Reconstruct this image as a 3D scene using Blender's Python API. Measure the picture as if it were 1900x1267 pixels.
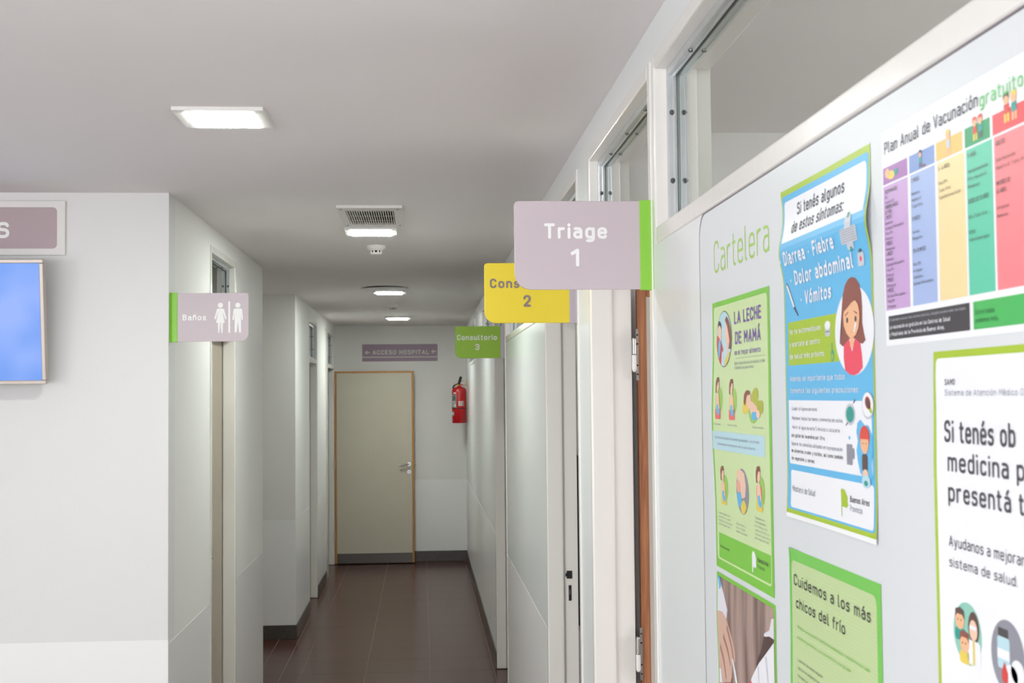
import bpy, bmesh, math, random
from mathutils import Vector, Matrix
random.seed(7)
S = bpy.context.scene
for o in list(bpy.data.objects): bpy.data.objects.remove(o)

# ------------------------------------------------------------------ camera, world, lights, exposure
CAM_Z = 1.757; H = 2.52; XR = .475; XL = -.93; YB = 13.65; YF = 4.74
cd = bpy.data.cameras.new('camera'); cam = bpy.data.objects.new('camera', cd); S.collection.objects.link(cam)
cam.location = (0, 0, CAM_Z)
cam.rotation_euler = [math.radians(a) for a in (92.45887, .54391, -4.06116)]
cd.sensor_fit = 'HORIZONTAL'; cd.sensor_width = 36; cd.lens = 2350/1900*36; cd.clip_start = .02
cd.dof.use_dof = True; cd.dof.focus_distance = 3.2; cd.dof.aperture_fstop = 16
S.camera = cam
S.view_settings.view_transform = 'Standard'; S.view_settings.look = 'None'
S.view_settings.gamma = 1; S.view_settings.use_curve_mapping = False; S.view_settings.exposure = 0.16

w = bpy.data.worlds.new('world'); S.world = w; w.use_nodes = True
w.node_tree.nodes['Background'].inputs[0].default_value = (.75, .86, 1, 1)
w.node_tree.nodes['Background'].inputs[1].default_value = .6

def area(name, loc, rot, sx, sy, power, col):
    l = bpy.data.lights.new(name, 'AREA'); l.shape = 'RECTANGLE'; l.size = sx; l.size_y = sy; l.energy = power; l.color = col
    o = bpy.data.objects.new(name, l); o.location = loc; o.rotation_euler = [math.radians(a) for a in rot]
    S.collection.objects.link(o); return o
# unseen fill lamps added as daylight, and the hall's own ceiling panels out of frame
area('added_window_daylight', (-2.1, -3.7, 1.45), (90, 0, 0), 3.5, 1.9, 10, (.84, .93, 1.0))  # added lamp, daylight for the made-up rear window
area('side_fill_light', (-4.56, -1.4, 1.5), (0, -90, 0), 1.7, 2.6, 92, (.88, .955, 1.0))  # added fill for the right wall; this hall wall has no window
area('ceiling_fill_light', (-2.1, -3.72, 1.2), (162, 0, 0), 3.5, 1.3, 262, (.94, .95, .985))  # added upward fill that brightens the ceiling
area('room_fill_light', (3.62, 1.6, 1.5), (0, 90, 0), 1.2, 1.6, 42, (.96, .97, 1.0))  # added fill for the dim first room; its wall has no window
area('room_fill_light', (3.62, 5.4, 1.5), (0, 90, 0), 1.2, 1.4, 14, (.96, .97, 1.0))  # same added fill for the second room
for i, (lx, ly) in enumerate([(-1.3, .9), (-2.9, .9), (-1.3, -1.3), (-2.9, -1.3), (-2.9, 3.4)]):
    area('hall_ceiling_light', (lx, ly, H-.012), (0, 0, 0), .2, .2, 1.6, (.93, .97, 1.0))
PANEL_EMIT = 130.0

# ------------------------------------------------------------------ colour and material helpers
def lin(h):
    h = h.lstrip('#'); c = [int(h[i:i+2], 16)/255 for i in (0, 2, 4)]
    return tuple(x/12.92 if x <= .04045 else ((x+.055)/1.055)**2.4 for x in c) + (1,)
MATS = {}
def mat(name, col, rough=.5, metal=0., bump=0., bscale=60., var=0., emit=0., vscale=8., coat=0.):
    if name in MATS: return MATS[name]
    m = bpy.data.materials.new(name); m.use_nodes = True; nt = m.node_tree; b = nt.nodes['Principled BSDF']
    c = lin(col)
    b.inputs['Base Color'].default_value = c; b.inputs['Roughness'].default_value = rough; b.inputs['Metallic'].default_value = metal
    if coat: b.inputs['Coat Weight'].default_value = coat; b.inputs['Coat Roughness'].default_value = .08
    tc = nt.nodes.new('ShaderNodeTexCoord')
    if var:
        n = nt.nodes.new('ShaderNodeTexNoise'); n.inputs['Scale'].default_value = vscale; n.inputs['Detail'].default_value = 5
        r = nt.nodes.new('ShaderNodeValToRGB')
        r.color_ramp.elements[0].color = tuple(x*(1-var) for x in c[:3]) + (1,); r.color_ramp.elements[0].position = .3
        r.color_ramp.elements[1].color = tuple(min(1, x*(1+var)) for x in c[:3]) + (1,); r.color_ramp.elements[1].position = .7
        nt.links.new(tc.outputs['Object'], n.inputs['Vector']); nt.links.new(n.outputs['Fac'], r.inputs[0]); nt.links.new(r.outputs[0], b.inputs['Base Color'])
    if bump:
        n = nt.nodes.new('ShaderNodeTexNoise'); n.inputs['Scale'].default_value = bscale; n.inputs['Detail'].default_value = 3
        bp = nt.nodes.new('ShaderNodeBump'); bp.inputs['Strength'].default_value = bump; bp.inputs['Distance'].default_value = .01
        nt.links.new(tc.outputs['Object'], n.inputs['Vector']); nt.links.new(n.outputs['Fac'], bp.inputs['Height']); nt.links.new(bp.outputs[0], b.inputs['Normal'])
    if emit:
        b.inputs['Emission Color'].default_value = c; b.inputs['Emission Strength'].default_value = emit
    MATS[name] = m; return m
WALL = mat('wall_paint', '#e9e6e3', .62, bump=.06, bscale=35, var=.012, vscale=3)
WALLN = mat('hall_wall_paint', '#e2e0df', .6, bump=.06, bscale=35)
CEIL = mat('ceiling_paint', '#ebe6e5', .85, bump=.04, bscale=25)
DADO = mat('gloss_dado_paint', '#f1efee', .3, bump=.02, bscale=9); DADO.node_tree.nodes['Principled BSDF'].inputs['Specular IOR Level'].default_value = .3
PANEL = mat('satin_partition_panel', '#e9ebea', .27, bump=.03, bscale=5)
STEEL = mat('white_enamelled_steel', '#ece8e2', .22, bump=.03, bscale=40)
ALU = mat('aluminium', '#d2d5d7', .38, metal=.9, bump=.05, bscale=30, var=.06)
SCREW = mat('screw_steel', '#77797a', .3, metal=1.)
LEAF = mat('beige_door_laminate', '#cdc4b2', .45, var=.02, vscale=4)
LEAFG = mat('grey_door_laminate', '#b9b2a7', .5)
CHROME = mat('chrome', '#b8b6b2', .22, metal=1.)
KICK = mat('brushed_kick_plate', '#5f5b57', .32, metal=.85, bump=.05, bscale=80)
BASE = mat('dark_tile_baseboard', '#4d4641', .3, var=.15, vscale=40)
DARK = mat('dark_void', '#1c1a19', .9)
BLACK = mat('black_plastic', '#17171a', .4)
PLAST = mat('white_plastic', '#e4e0dc', .4)
LAMP = mat('lit_diffuser', '#f4fdf6', .5, emit=PANEL_EMIT)
LILAC = mat('lilac_sign_face', '#c6b8bd', .42); LILACD = mat('lilac_sign_dark', '#b7a5ac', .45)
SGREEN = mat('lime_strip', '#88c83a', .35); YELLOW = mat('yellow_sign_face', '#d8bf28', .45); SGREEN2 = mat('green_sign_face', '#83a91a', .45)
MAUVE = mat('mauve_strip', '#a79ca6', .45); PURP = mat('purple_sign_face', '#9c8497', .5); PURP2 = mat('mauve_plate_face', '#b39fa3', .5)
LWHITE = mat('letter_white', '#f2f0ee', .5); LGREY = mat('letter_grey', '#7b6c6a', .5); LPALE = mat('letter_pale', '#cfd0c4', .5)
RED = mat('extinguisher_red', '#c3121b', .22, coat=.5); BRASS = mat('brass', '#a98b4b', .3, metal=1.)
RUBBER = mat('black_rubber', '#1b1918', .6)
PAPER = mat('poster_paper', '#f3f3f4', .42)

def glass_mat():
    m = bpy.data.materials.new('window_glass'); m.use_nodes = True; nt = m.node_tree; nt.nodes.clear()
    o = nt.nodes.new('ShaderNodeOutputMaterial'); t = nt.nodes.new('ShaderNodeBsdfTransparent'); t.inputs[0].default_value = (.93, .96, .94, 1)
    g = nt.nodes.new('ShaderNodeBsdfGlossy'); g.inputs['Roughness'].default_value = .02
    f = nt.nodes.new('ShaderNodeFresnel'); f.inputs[0].default_value = 1.5
    ge = nt.nodes.new('ShaderNodeNewGeometry'); iv = nt.nodes.new('ShaderNodeMath'); iv.operation = 'SUBTRACT'; iv.inputs[0].default_value = 1; nt.links.new(ge.outputs['Backfacing'], iv.inputs[1])
    mu = nt.nodes.new('ShaderNodeMath'); mu.operation = 'MULTIPLY'; nt.links.new(f.outputs[0], mu.inputs[0]); nt.links.new(iv.outputs[0], mu.inputs[1])
    mx = nt.nodes.new('ShaderNodeMixShader'); nt.links.new(mu.outputs[0], mx.inputs[0]); nt.links.new(t.outputs[0], mx.inputs[1]); nt.links.new(g.outputs[0], mx.inputs[2]); nt.links.new(mx.outputs[0], o.inputs[0])
    return m
GLASS = glass_mat()
def floor_mat():
    m = bpy.data.materials.new('brown_porcelain_tile'); m.use_nodes = True; nt = m.node_tree; b = nt.nodes['Principled BSDF']
    tc = nt.nodes.new('ShaderNodeTexCoord'); n = nt.nodes.new('ShaderNodeTexNoise'); n.inputs['Scale'].default_value = 220; n.inputs['Detail'].default_value = 4
    n2 = nt.nodes.new('ShaderNodeTexNoise'); n2.inputs['Scale'].default_value = 3
    mp = nt.nodes.new('ShaderNodeMapping'); mp.inputs['Scale'].default_value = (1, .25, 1)
    r = nt.nodes.new('ShaderNodeValToRGB'); e = r.color_ramp.elements; e[0].position = .35; e[0].color = lin('#3d201b'); e[1].position = .68; e[1].color = lin('#5c3830')
    nt.links.new(tc.outputs['Object'], mp.inputs[0]); nt.links.new(mp.outputs[0], n.inputs['Vector']); nt.links.new(n.outputs['Fac'], r.inputs[0]); nt.links.new(r.outputs[0], b.inputs['Base Color'])
    nt.links.new(tc.outputs['Object'], n2.inputs['Vector'])
    bp = nt.nodes.new('ShaderNodeBump'); bp.inputs['Strength'].default_value = .05; bp.inputs['Distance'].default_value = .01; nt.links.new(n2.outputs['Fac'], bp.inputs['Height']); nt.links.new(bp.outputs[0], b.inputs['Normal'])
    b.inputs['Roughness'].default_value = .24; b.inputs['Specular IOR Level'].default_value = .22
    return m
TILE = floor_mat(); HALLTILE = mat('pale_bounce_tile', '#b9b3b0', .3, var=.05, vscale=90); GROUT = mat('light_grout', '#917b71', .8)  # unseen hall tile kept pale to bounce light onto the ceiling
def wood_mat(name, c0, c1, sc=(60, 60, 2.5)):
    m = bpy.data.materials.new(name); m.use_nodes = True; nt = m.node_tree; b = nt.nodes['Principled BSDF']
    tc = nt.nodes.new('ShaderNodeTexCoord'); mp = nt.nodes.new('ShaderNodeMapping'); mp.inputs['Scale'].default_value = sc
    n = nt.nodes.new('ShaderNodeTexNoise'); n.inputs['Scale'].default_value = 2.2; n.inputs['Detail'].default_value = 6; n.inputs['Distortion'].default_value = .6
    r = nt.nodes.new('ShaderNodeValToRGB'); e = r.color_ramp.elements; e[0].position = .3; e[0].color = lin(c0); e[1].position = .72; e[1].color = lin(c1)
    nt.links.new(tc.outputs['Object'], mp.inputs[0]); nt.links.new(mp.outputs[0], n.inputs['Vector']); nt.links.new(n.outputs['Fac'], r.inputs[0]); nt.links.new(r.outputs[0], b.inputs['Base Color'])
    b.inputs['Roughness'].default_value = .38
    return m
WOOD = wood_mat('red_cedar_lipping', '#8a5334', '#b67a52'); WOOD2 = wood_mat('honey_wood_lipping', '#a86f35', '#d19a58')

# ------------------------------------------------------------------ mesh helpers
class MB:
    def __init__(s): s.v = []; s.f = []; s.m = []; s.ml = []; s.sm = []
    def mi(s, m):
        if m not in s.ml: s.ml.append(m)
        return s.ml.index(m)
    def add(s, vs, fs, m, smooth=False):
        b = len(s.v); s.v += [tuple(v) for v in vs]; i = s.mi(m)
        for f in fs: s.f.append([b+k for k in f]); s.m.append(i); s.sm.append(smooth)
        return s
    def box(s, x0, x1, y0, y1, z0, z1, m):
        vs = [(x, y, z) for x in (x0, x1) for y in (y0, y1) for z in (z0, z1)]
        return s.add(vs, [(0, 1, 3, 2), (4, 6, 7, 5), (0, 4, 5, 1), (2, 3, 7, 6), (0, 2, 6, 4), (1, 5, 7, 3)], m)
    def prism(s, poly, ax, a, b, m):
        # poly in the two remaining axes (in order), extruded along ax
        def P(p, t):
            q = list(p); q.insert(ax, t); return tuple(q)
        n = len(poly); vs = [P(p, a) for p in poly] + [P(p, b) for p in poly]
        fs = [list(range(n))[::-1], [n+i for i in range(n)]] + [(i, (i+1) % n, n+(i+1) % n, n+i) for i in range(n)]
        return s.add(vs, fs, m)
    def tube(s, p0, p1, r0, r1, m, n=16, caps=True):
        p0, p1 = Vector(p0), Vector(p1); d = (p1-p0).normalized(); u = d.orthogonal().normalized(); v = d.cross(u)
        vs = [p0+(u*math.cos(2*math.pi*i/n)+v*math.sin(2*math.pi*i/n))*r0 for i in range(n)] + [p1+(u*math.cos(2*math.pi*i/n)+v*math.sin(2*math.pi*i/n))*r1 for i in range(n)]
        s.add(vs, [(i, (i+1) % n, n+(i+1) % n, n+i) for i in range(n)], m, True)
        if caps: s.add(vs[:n], [list(range(n))[::-1]], m); s.add(vs[n:], [list(range(n))], m)
        return s
    def path(s, pts, r, m, n=10):
        for a, b in zip(pts, pts[1:]): s.tube(a, b, r, r, m, n)
        for p in pts[1:-1]: s.ball(p, r, m, n)
        return s
    def ball(s, c, r, m, n=12):
        c = Vector(c); prof = [(r*math.sin(math.pi*k/6), -r*math.cos(math.pi*k/6)) for k in range(7)]
        return s.lathe(c, prof, m, n)
    def lathe(s, c, prof, m, n=28):
        c = Vector(c); vs = []
        for (r, z) in prof:
            for i in range(n): vs.append((c.x+max(r, 1e-5)*math.cos(2*math.pi*i/n), c.y+max(r, 1e-5)*math.sin(2*math.pi*i/n), c.z+z))
        fs = [(k*n+i, k*n+(i+1) % n, (k+1)*n+(i+1) % n, (k+1)*n+i) for k in range(len(prof)-1) for i in range(n)]
        s.add(vs, fs, m, True)
        s.add(vs[:n], [list(range(n))[::-1]], m); s.add(vs[-n:], [list(range(n))], m); return s
    def build(s, name, parent=None, bevel=0., seg=2, fix=True):
        me = bpy.data.meshes.new(name); me.from_pydata(s.v, [], s.f)
        for m in s.ml: me.materials.append(m)
        for p, i, k in zip(me.polygons, s.m, s.sm): p.material_index = i; p.use_smooth = k
        if fix:
            bm = bmesh.new(); bm.from_mesh(me); bmesh.ops.recalc_face_normals(bm, faces=bm.faces); bm.to_mesh(me); bm.free()
        o = bpy.data.objects.new(name, me); S.collection.objects.link(o)
        if parent: o.parent = parent; o.matrix_parent_inverse = Matrix.Translation(-parent.location)
        if bevel:
            b = o.modifiers.new('bevel', 'BEVEL'); b.width = bevel; b.segments = seg; b.limit_method = 'ANGLE'; b.angle_limit = math.radians(40)
        return o
def empty(name, loc): 
    o = bpy.data.objects.new(name, None); o.location = loc; o.empty_display_size = .1; S.collection.objects.link(o); return o
def tag(o, label=None, cat=None, group=None, kind=None):
    if label: o['label'] = label
    if cat: o['category'] = cat
    if group: o['group'] = group
    if kind: o['kind'] = kind
    return o
def struct(o, label): return tag(o, label, 'setting', kind='structure')

# ------------------------------------------------------------------ shell
def holes(a, b, z0, z1, ops):
    """rectangles of a wall a..b, z0..z1 with the openings (a0,a1,za,zb) left out"""
    cuts = sorted({a, b} | {t for o in ops for t in o[:2] if a < t < b}); out = []
    for p, q in zip(cuts, cuts[1:]):
        mid = (p+q)/2; z = z0
        for o in sorted([o for o in ops if o[0] < mid < o[1]], key=lambda o: o[2]):
            if o[2] > z: out.append((p, q, z, min(o[2], z1)))
            z = max(z, o[3])
        if z < z1: out.append((p, q, z, z1))
    return out
def wall_x(name, x0, x1, y0, y1, ops, m, label, dado=None, base=None):
    mb = MB()
    for p, q, za, zb in holes(y0, y1, 0, H, ops): mb.box(x0, x1, p, q, za, zb, m)
    o = struct(mb.build(name), label)
    if dado:
        xf, s, ya, yb = dado; mb = MB()
        for p, q, za, zb in holes(ya, yb, .0, .865, ops): mb.box(xf-s*.0012, xf+s*.0005, p, q, za, zb, DADO)
        mb.build('gloss_dado', o)
    return o
# floor: slab, tiles one by one in the corridor, the hall's tiles (never in view, paled to bounce light up) joined
fl = struct(MB().box(-4.7, 3.8, -3.9, 13.8, -.12, -.0008, GROUT).build('floor'), 'glossy reddish brown tiled floor of the corridor')
proto = {}
def tile(x0, x1, y0, y1):
    k = (round(x1-x0, 3), round(y1-y0, 3))
    if k not in proto:
        mb = MB(); a, b = k[0]/2-.0013, k[1]/2-.0008; mb.box(-a, a, -b, b, -.009, 0, TILE); o = mb.build('floor_tile', fl, bevel=.0004, seg=1); proto[k] = o
    else:
        o = proto[k].copy(); S.collection.objects.link(o)
    o.location = ((x0+x1)/2, (y0+y1)/2, 0)
    o.parent = fl
xs = [XL-.12, XL+.028, -.78, -.37, .04, .45, XR+.112]
ys = [YB]+[13.54-.41*k for k in range(0, 16)]
for b, a in zip(ys, ys[1:]):
    for x0, x1 in zip(xs, xs[1:]): tile(x0, x1, a, b)
for a, b in [(9.39-.41*k, 9.80-.41*k) for k in range(1, 5)]+[(9.39, 9.42)]:
    tile(-1.60, -1.19, a, b); tile(-1.19, XL-.12, a, b)
mb = MB()
for i in range(11):
    for j in range(20):
        x = -4.47+.41*i; y = -3.1+.41*j
        if y < 4.3: mb.box(x+.002, x+.408, y+.002, y+.408, -.009, 0, HALLTILE)
for j in range(6): 
    for i in range(4): mb.box(xs[2]+.41*(i-1)+.002, xs[2]+.41*i-.002, 4.72+.41*j, 4.72+.41*j+.406, -.009, 0, TILE)
tag(mb.build('hall_floor_tiles', fl), kind='stuff')

struct(MB().box(-4.7, 3.8, -3.9, 13.8, H, H+.15, CEIL).build('ceiling'), 'plain off-white plaster ceiling over corridor and hall')
TH = .11
OPR = [(.25, 2.53, 2.06, 2.443), (2.555, 3.545, 0, 2.443), (3.795, 4.85, 0, 2.443), (4.88, 7.12, 2.06, 2.443), (7.165, 8.26, 0, 2.443), (8.33, 9.90, 2.06, 2.443), (11.2, 13.25, 2.06, 2.443)]
OPL = [(5.655, 6.42, 0, 2.437)]
OPL2 = [(10.54, 11.33, 0, 2.42), (12.33, 13.55, 0, 2.43)]
wr = wall_x('wall_right', XR, XR+TH, -3.9, YB, OPR, PANEL, 'white partition wall along the right side, with transom windows and doors', dado=(XR, 1, 3.8, YB))
wl = wall_x('wall_left', XL-.12, XL, YF+.12, 7.5, OPL, WALL, 'white side wall of the left block behind the toilet sign', dado=(XL, -1, YF, 7.5))
wl2 = wall_x('wall_left_far', XL-.12, XL, 9.42, YB, OPL2, WALL, 'white left wall at the far end of the corridor', dado=(XL, -1, 9.42, YB))
def solid(name, b, m, label, dado=None):
    o = struct(MB().box(*b, m).build(name), label)
    if dado: MB().box(*dado, DADO).build('gloss_dado', o)
    return o
solid('wall_front_left', (-4.7, XL, YF, YF+.12, 0, H), WALLN, 'bright white front wall carrying the television', (-4.6, XL+.0006, YF-.0012, YF+.01, 0, .88))
solid('wall_recess_side', (-1.72, -1.60, 7.38, 9.42, 0, H), WALL, 'side of the recess behind the left block')
solid('wall_recess_near', (-1.60, XL-.12, 7.38, 7.5, 0, H), WALL, 'rear of the left block facing the recess')
solid('wall_recess_far', (-1.72, XL-.12, 9.42, 9.54, 0, H), WALL, 'narrow white wall end beside the recess', (-1.60, XL+.0006, 9.4188, 9.43, 0, .865))
solid('wall_back', (-2.2, 3.8, YB, YB+.15, 0, H), WALL, 'far end wall of the corridor under the purple sign', (XL, XR, YB-.0012, YB+.01, 0, .87))
solid('wall_left_outer', (-4.7, -4.6, -3.9, YF, 0, H), WALLN, 'left wall of the hall, outside the frame')
solid('wall_room_right', (3.7, 3.8, -3.9, YB, 0, H), WALL, 'outer wall of the consulting rooms')
for n, y in (('wall_room_first', 3.62), ('wall_room_second', 7.13), ('wall_room_third', 10.3), ('wall_room_near', -.4)):
    solid(n, (XR+TH, 3.7, y, y+.1, 0, H), WALL, 'dividing wall between consulting rooms')
solid('wall_toilet_side', (-2.6, -2.5, YF+.12, 7.38, 0, H), WALL, 'inner wall of the toilet room')
solid('wall_far_room', (-2.2, -2.1, 9.54, YB, 0, H), WALL, 'inner wall of the far left room')
# rear wall of the hall, out of view, with a window added for daylight
mb = MB()
for p, q, za, zb in holes(-4.7, XR, 0, H, [(-3.9, -.3, .5, 2.4)]): mb.box(p, q, -3.65, -3.5, za, zb, WALLN)
struct(mb.build('wall_rear'), 'rear wall of the hall with the added window, out of view')
we = struct(empty('window_9', (-2.1, -3.58, .5)), 'unseen window added behind the camera for its daylight')
mb = MB()
for x in (-3.9, -2.72, -1.54, -.36): mb.box(x, x+.06, -3.62, -3.54, .5, 2.4, ALU)
mb.box(-3.84, -.36, -3.62, -3.54, .5, .56, ALU).box(-3.84, -.36, -3.62, -3.54, 2.34, 2.4, ALU); mb.build('window_frame', we)

def bb(name, b, label): struct(MB().box(*b, BASE).build(name, bevel=.003), label)
bb('baseboard_right', (XR-.009, XR, 8.26, YB-.009, 0, .105), 'dark tile baseboard along the right wall')
bb('baseboard_back', (-.93, XR, YB-.009, YB, 0, .112), 'dark tile baseboard under the far wall')
bb('baseboard_recess', (-1.6, XL+.009, 9.411, 9.42, 0, .102), 'dark tile baseboard under the recess wall')
bb('baseboard_left_near', (XL, XL+.009, 9.42, 10.535, 0, .102), 'dark tile baseboard between recess and first far door')
bb('baseboard_left_far', (XL, XL+.009, 11.335, 12.325, 0, .102), 'dark tile baseboard between the two far left doors')

# ------------------------------------------------------------------ windows and door frames
def bead(mb, xf, s, d0, d1, y0, y1, z0, z1, h):
    """aluminium channel around an opening, grooved"""
    for (a, b, c, e) in ((y0, y0+h, z0, z1), (y1-h, y1, z0, z1), (y0+h, y1-h, z0, z0+h), (y0+h, y1-h, z1-h, z1)):
        mb.box(xf+s*d0, xf+s*d1, a, b, c, e, ALU)
        m = (d0+d1)/2; q = .0025                                   # raised rib
        aa, bb_, cc, ee = a, b, c, e
        if b-a < h*1.01 and e-c > h*1.5:
            if a == y0: bb_ = b+q
            else: aa = a-q
        else:
            if c == z0: ee = e+q
            else: cc = c-q
        mb.box(xf+s*(m+.001), xf+s*(m+.006), aa, bb_, cc, ee, ALU)
def screws(xf, s, d, y0, y1, z0, z1, h, par, n=2):
    out = []
    for k in range(n):
        z = z0+.092+(z1-z0-.184)*k/max(1, n-1)
        out += [((xf+s*d, y1-h, z), (0, -1, 0)), ((xf+s*d, y0+h, z), (0, 1, 0))]
    m = max(2, int((y1-y0)/.45)+1)
    for k in range(m):
        out.append(((xf+s*d, y1-.2-(y1-y0-.4)*k/max(1, m-1), z1-h), (0, 0, -1)))
    p0 = {}
    for c, dr in out:
        if dr not in p0:
            mb = MB(); D = Vector(dr); mb.tube((0, 0, 0), D*.002, .0058, .0052, SCREW, 14); mb.tube(D*.002, D*.0042, .0048, .003, SCREW, 14); mb.tube(D*.0042, D*.0044, .0012, .0012, DARK, 8)
            o = mb.build('screw', par); p0[dr] = o
        else: o = p0[dr].copy(); S.collection.objects.link(o)
        o.parent = par; o.matrix_parent_inverse = Matrix.Translation(-par.location); o.location = c
def glazing(par, xf, s, y0, y1, z0, z1):
    h = .016
    mb = MB(); bead(mb, xf, s, .022, .040, y0, y1, z0, z1, h); mb.build('glazing_bead', par, bevel=.0012, seg=1)
    mb = MB(); bead(mb, xf, s, .046, .064, y0, y1, z0, z1, h); mb.build('glazing_bead', par, bevel=.0012, seg=1)
    MB().box(xf+s*.041, xf+s*.045, y0+.004, y1-.004, z0+.004, z1-.004, GLASS).build('glass_pane', par)
    screws(xf, s, .030, y0, y1, z0, z1, h, par); screws(xf, s, .056, y0, y1, z0, z1, h, par)
def window(name, xf, s, y0, y1, z0, z1, label, posts=()):
    e = struct(empty(name, (xf, (y0+y1)/2, z0)), label)
    t, tz = .02, .033; a, b = -.004, TH+.004
    mb = MB(); x = sorted((xf+s*a, xf+s*b))
    mb.box(x[0], x[1], y0, y0+t, z0, z1, STEEL); mb.box(x[0], x[1], y1-t, y1, z0, z1, STEEL)
    mb.box(x[0], x[1], y0+t, y1-t, z0, z0+tz, STEEL); mb.box(x[0], x[1], y0+t, y1-t, z1-.028, z1, STEEL)
    mb.build('window_frame', e, bevel=.004, seg=3)
    cuts = [y0+t]+[p for q in posts for p in (q-.02, q+.02)]+[y1-t]
    for q in posts: MB().box(x[0], x[1], q-.02, q+.02, z0+tz, z1-.028, STEEL).build('mullion', e, bevel=.004, seg=3)
    for p, q in zip(cuts[::2], cuts[1::2]): glazing(e, xf, s, p, q, z0+tz, z1-.028)
    return e
def prof(xf, s, y, q):
    """steel jamb section; q=+1 when the opening lies towards -Y of this jamb (far jamb)"""
    pts = [(-.004, .034), (-.004, .003), (-.001, 0), (.052, 0), (.057, -.001), (.060, -.005), (.060, -.006), (.060, .016), (TH-.002, .016), (TH+.004, .016), (TH+.004, .034)]
    # d, p  (p grows away from the opening)
    pts = [(-.004, .034), (-.004, .003), (-.001, 0), (.050, 0), (.056, .001), (.059, .005), (.060, .016), (TH+.004, .016), (TH+.004, .034)]
    return [(xf+s*d, y+q*p) for d, p in pts]
def doorway(name, xf, s, y0, y1, ztop, label, zbar=2.06):
    """y0,y1: clear opening between stops"""
    e = struct(empty(name, (xf, (y0+y1)/2, 0)), label)
    MB().prism(prof(xf, s, y1, 1), 2, 0.004, ztop, STEEL).build('door_jamb', e, bevel=.0015, seg=2)
    MB().prism(prof(xf, s, y0, -1), 2, 0.004, ztop, STEEL).build('door_jamb', e, bevel=.0015, seg=2)
    x = sorted((xf-s*.004, xf+s*(TH+.004)))
    MB().box(x[0], x[1], y0, y1, ztop-.03, ztop, STEEL).build('door_head', e, bevel=.003, seg=2)
    xb = sorted((xf-s*.002, xf+s*.060)); xc = sorted((xf+s*.058, xf+s*(TH+.004)))
    MB().box(xb[0], xb[1], y0, y1, zbar-.005, zbar+.033, STEEL).box(xc[0], xc[1], y0, y1, zbar+.004, zbar+.033, STEEL).build('transom_bar', e, bevel=.003, seg=2)
    g = empty('transom_window', (xf, (y0+y1)/2, zbar)); g.parent = e; g.matrix_parent_inverse = Matrix.Translation(-e.location)
    g2 = g
    glazing(g2, xf, s, y0, y1, zbar+.033, ztop-.03)
    return e
window('window_1', XR, 1, .25, 2.53, 2.06, 2.443, 'transom window above the notice board', posts=())
window('window_2', XR, 1, 4.88, 7.12, 2.06, 2.443, 'transom window behind the yellow sign')
window('window_3', XR, 1, 8.33, 9.90, 2.06, 2.443, 'transom window behind the green sign')
window('window_4', XR, 1, 11.2, 13.25, 2.06, 2.443, 'last transom window by the fire extinguisher')
d1 = doorway('door_1', XR, 1, 2.59, 3.51, 2.443, 'steel door frame of the first room, its wooden door standing open inwards')
d2 = doorway('door_2', XR, 1, 3.83, 4.815, 2.443, 'steel door frame of the second room, behind the yellow sign')
d3 = doorway('door_3', XR, 1, 7.20, 8.225, 2.443, 'steel door frame of the third room, below the green sign')
d4 = doorway('door_4', XL, -1, 5.69, 6.385, 2.437, 'toilet door frame in the left wall')
d5 = doorway('door_5', XL, -1, 10.565, 11.30, 2.42, 'steel door frame in the far left wall')
d6 = doorway('door_6', XL, -1, 12.62, 13.50, 2.43, 'last left doorway, its door swung open across the end of the corridor')
# wide flat architrave at the near side of the last left doorway
MB().box(XL-.11, XL+.004, 12.33, 12.59, .004, 2.43, STEEL).build('door_post', d6, bevel=.003)

def lever(par, x, y, z, dx, mats=CHROME):
    """lever handle on a face looking towards -Y; dx: direction of the lever"""
    mb = MB(); mb.tube((x, y, z), (x, y-.008, z), .024, .022, mats, 24); mb.tube((x, y-.008, z), (x, y-.045, z), .009, .009, mats, 12)
    mb.path([(x, y-.045, z), (x+dx*.03, y-.05, z+.002), (x+dx*.065, y-.05, z-.012), (x+dx*.105, y-.048, z-.012)], .009, mats)
    mb.build('lever_handle', par)
    mb = MB(); mb.tube((x, y, z-.082), (x, y-.008, z-.082), .023, .021, mats, 24); mb.box(x-.003, x+.003, y-.0085, y-.008, z-.092, z-.075, BLACK); mb.build('keyhole_rose', par)
def leaf_y(parent, x0, x1, yf, z0, z1, wood, face, label, th=.038, lip=.022):
    """door leaf lying in an XZ plane, front face at yf, thickness away from the camera"""
    core = MB().box(x0+.006, x1-.006, yf+.001, yf+th-.001, z0+.006, z1-.006, face).build('door_leaf', parent)
    core['label'] = label
    for b in ((x0, x0+lip, z0, z1), (x1-lip, x1, z0, z1), (x0+lip, x1-lip, z1-lip, z1)):
        MB().box(b[0], b[1], yf-.0006, yf+th+.0006, b[2], b[3], wood).build('wood_lipping', core, bevel=.0015, seg=1)
    return core
# open door across the far end
lf = leaf_y(d6, -.922, -.088, 13.50, .010, 2.034, WOOD2, LEAF, 'beige door leaf with honey wood edging, open against the far wall')
lever(lf, -.142, 13.50, 1.046, -1)
MB().box(-.899, -.110, 13.4975, 13.4995, .012, .115, KICK).build('kick_plate', lf)
MB().box(-.088, -.074, 13.512, 13.526, 1.038, 1.056, BRASS).build('latch_bolt', lf, bevel=.003)
for z in (.25, 1.0, 1.8): MB().tube((-.928, 13.495, z), (-.928, 13.495, z+.09), .007, .007, PLAST).build('hinge', lf)
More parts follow.
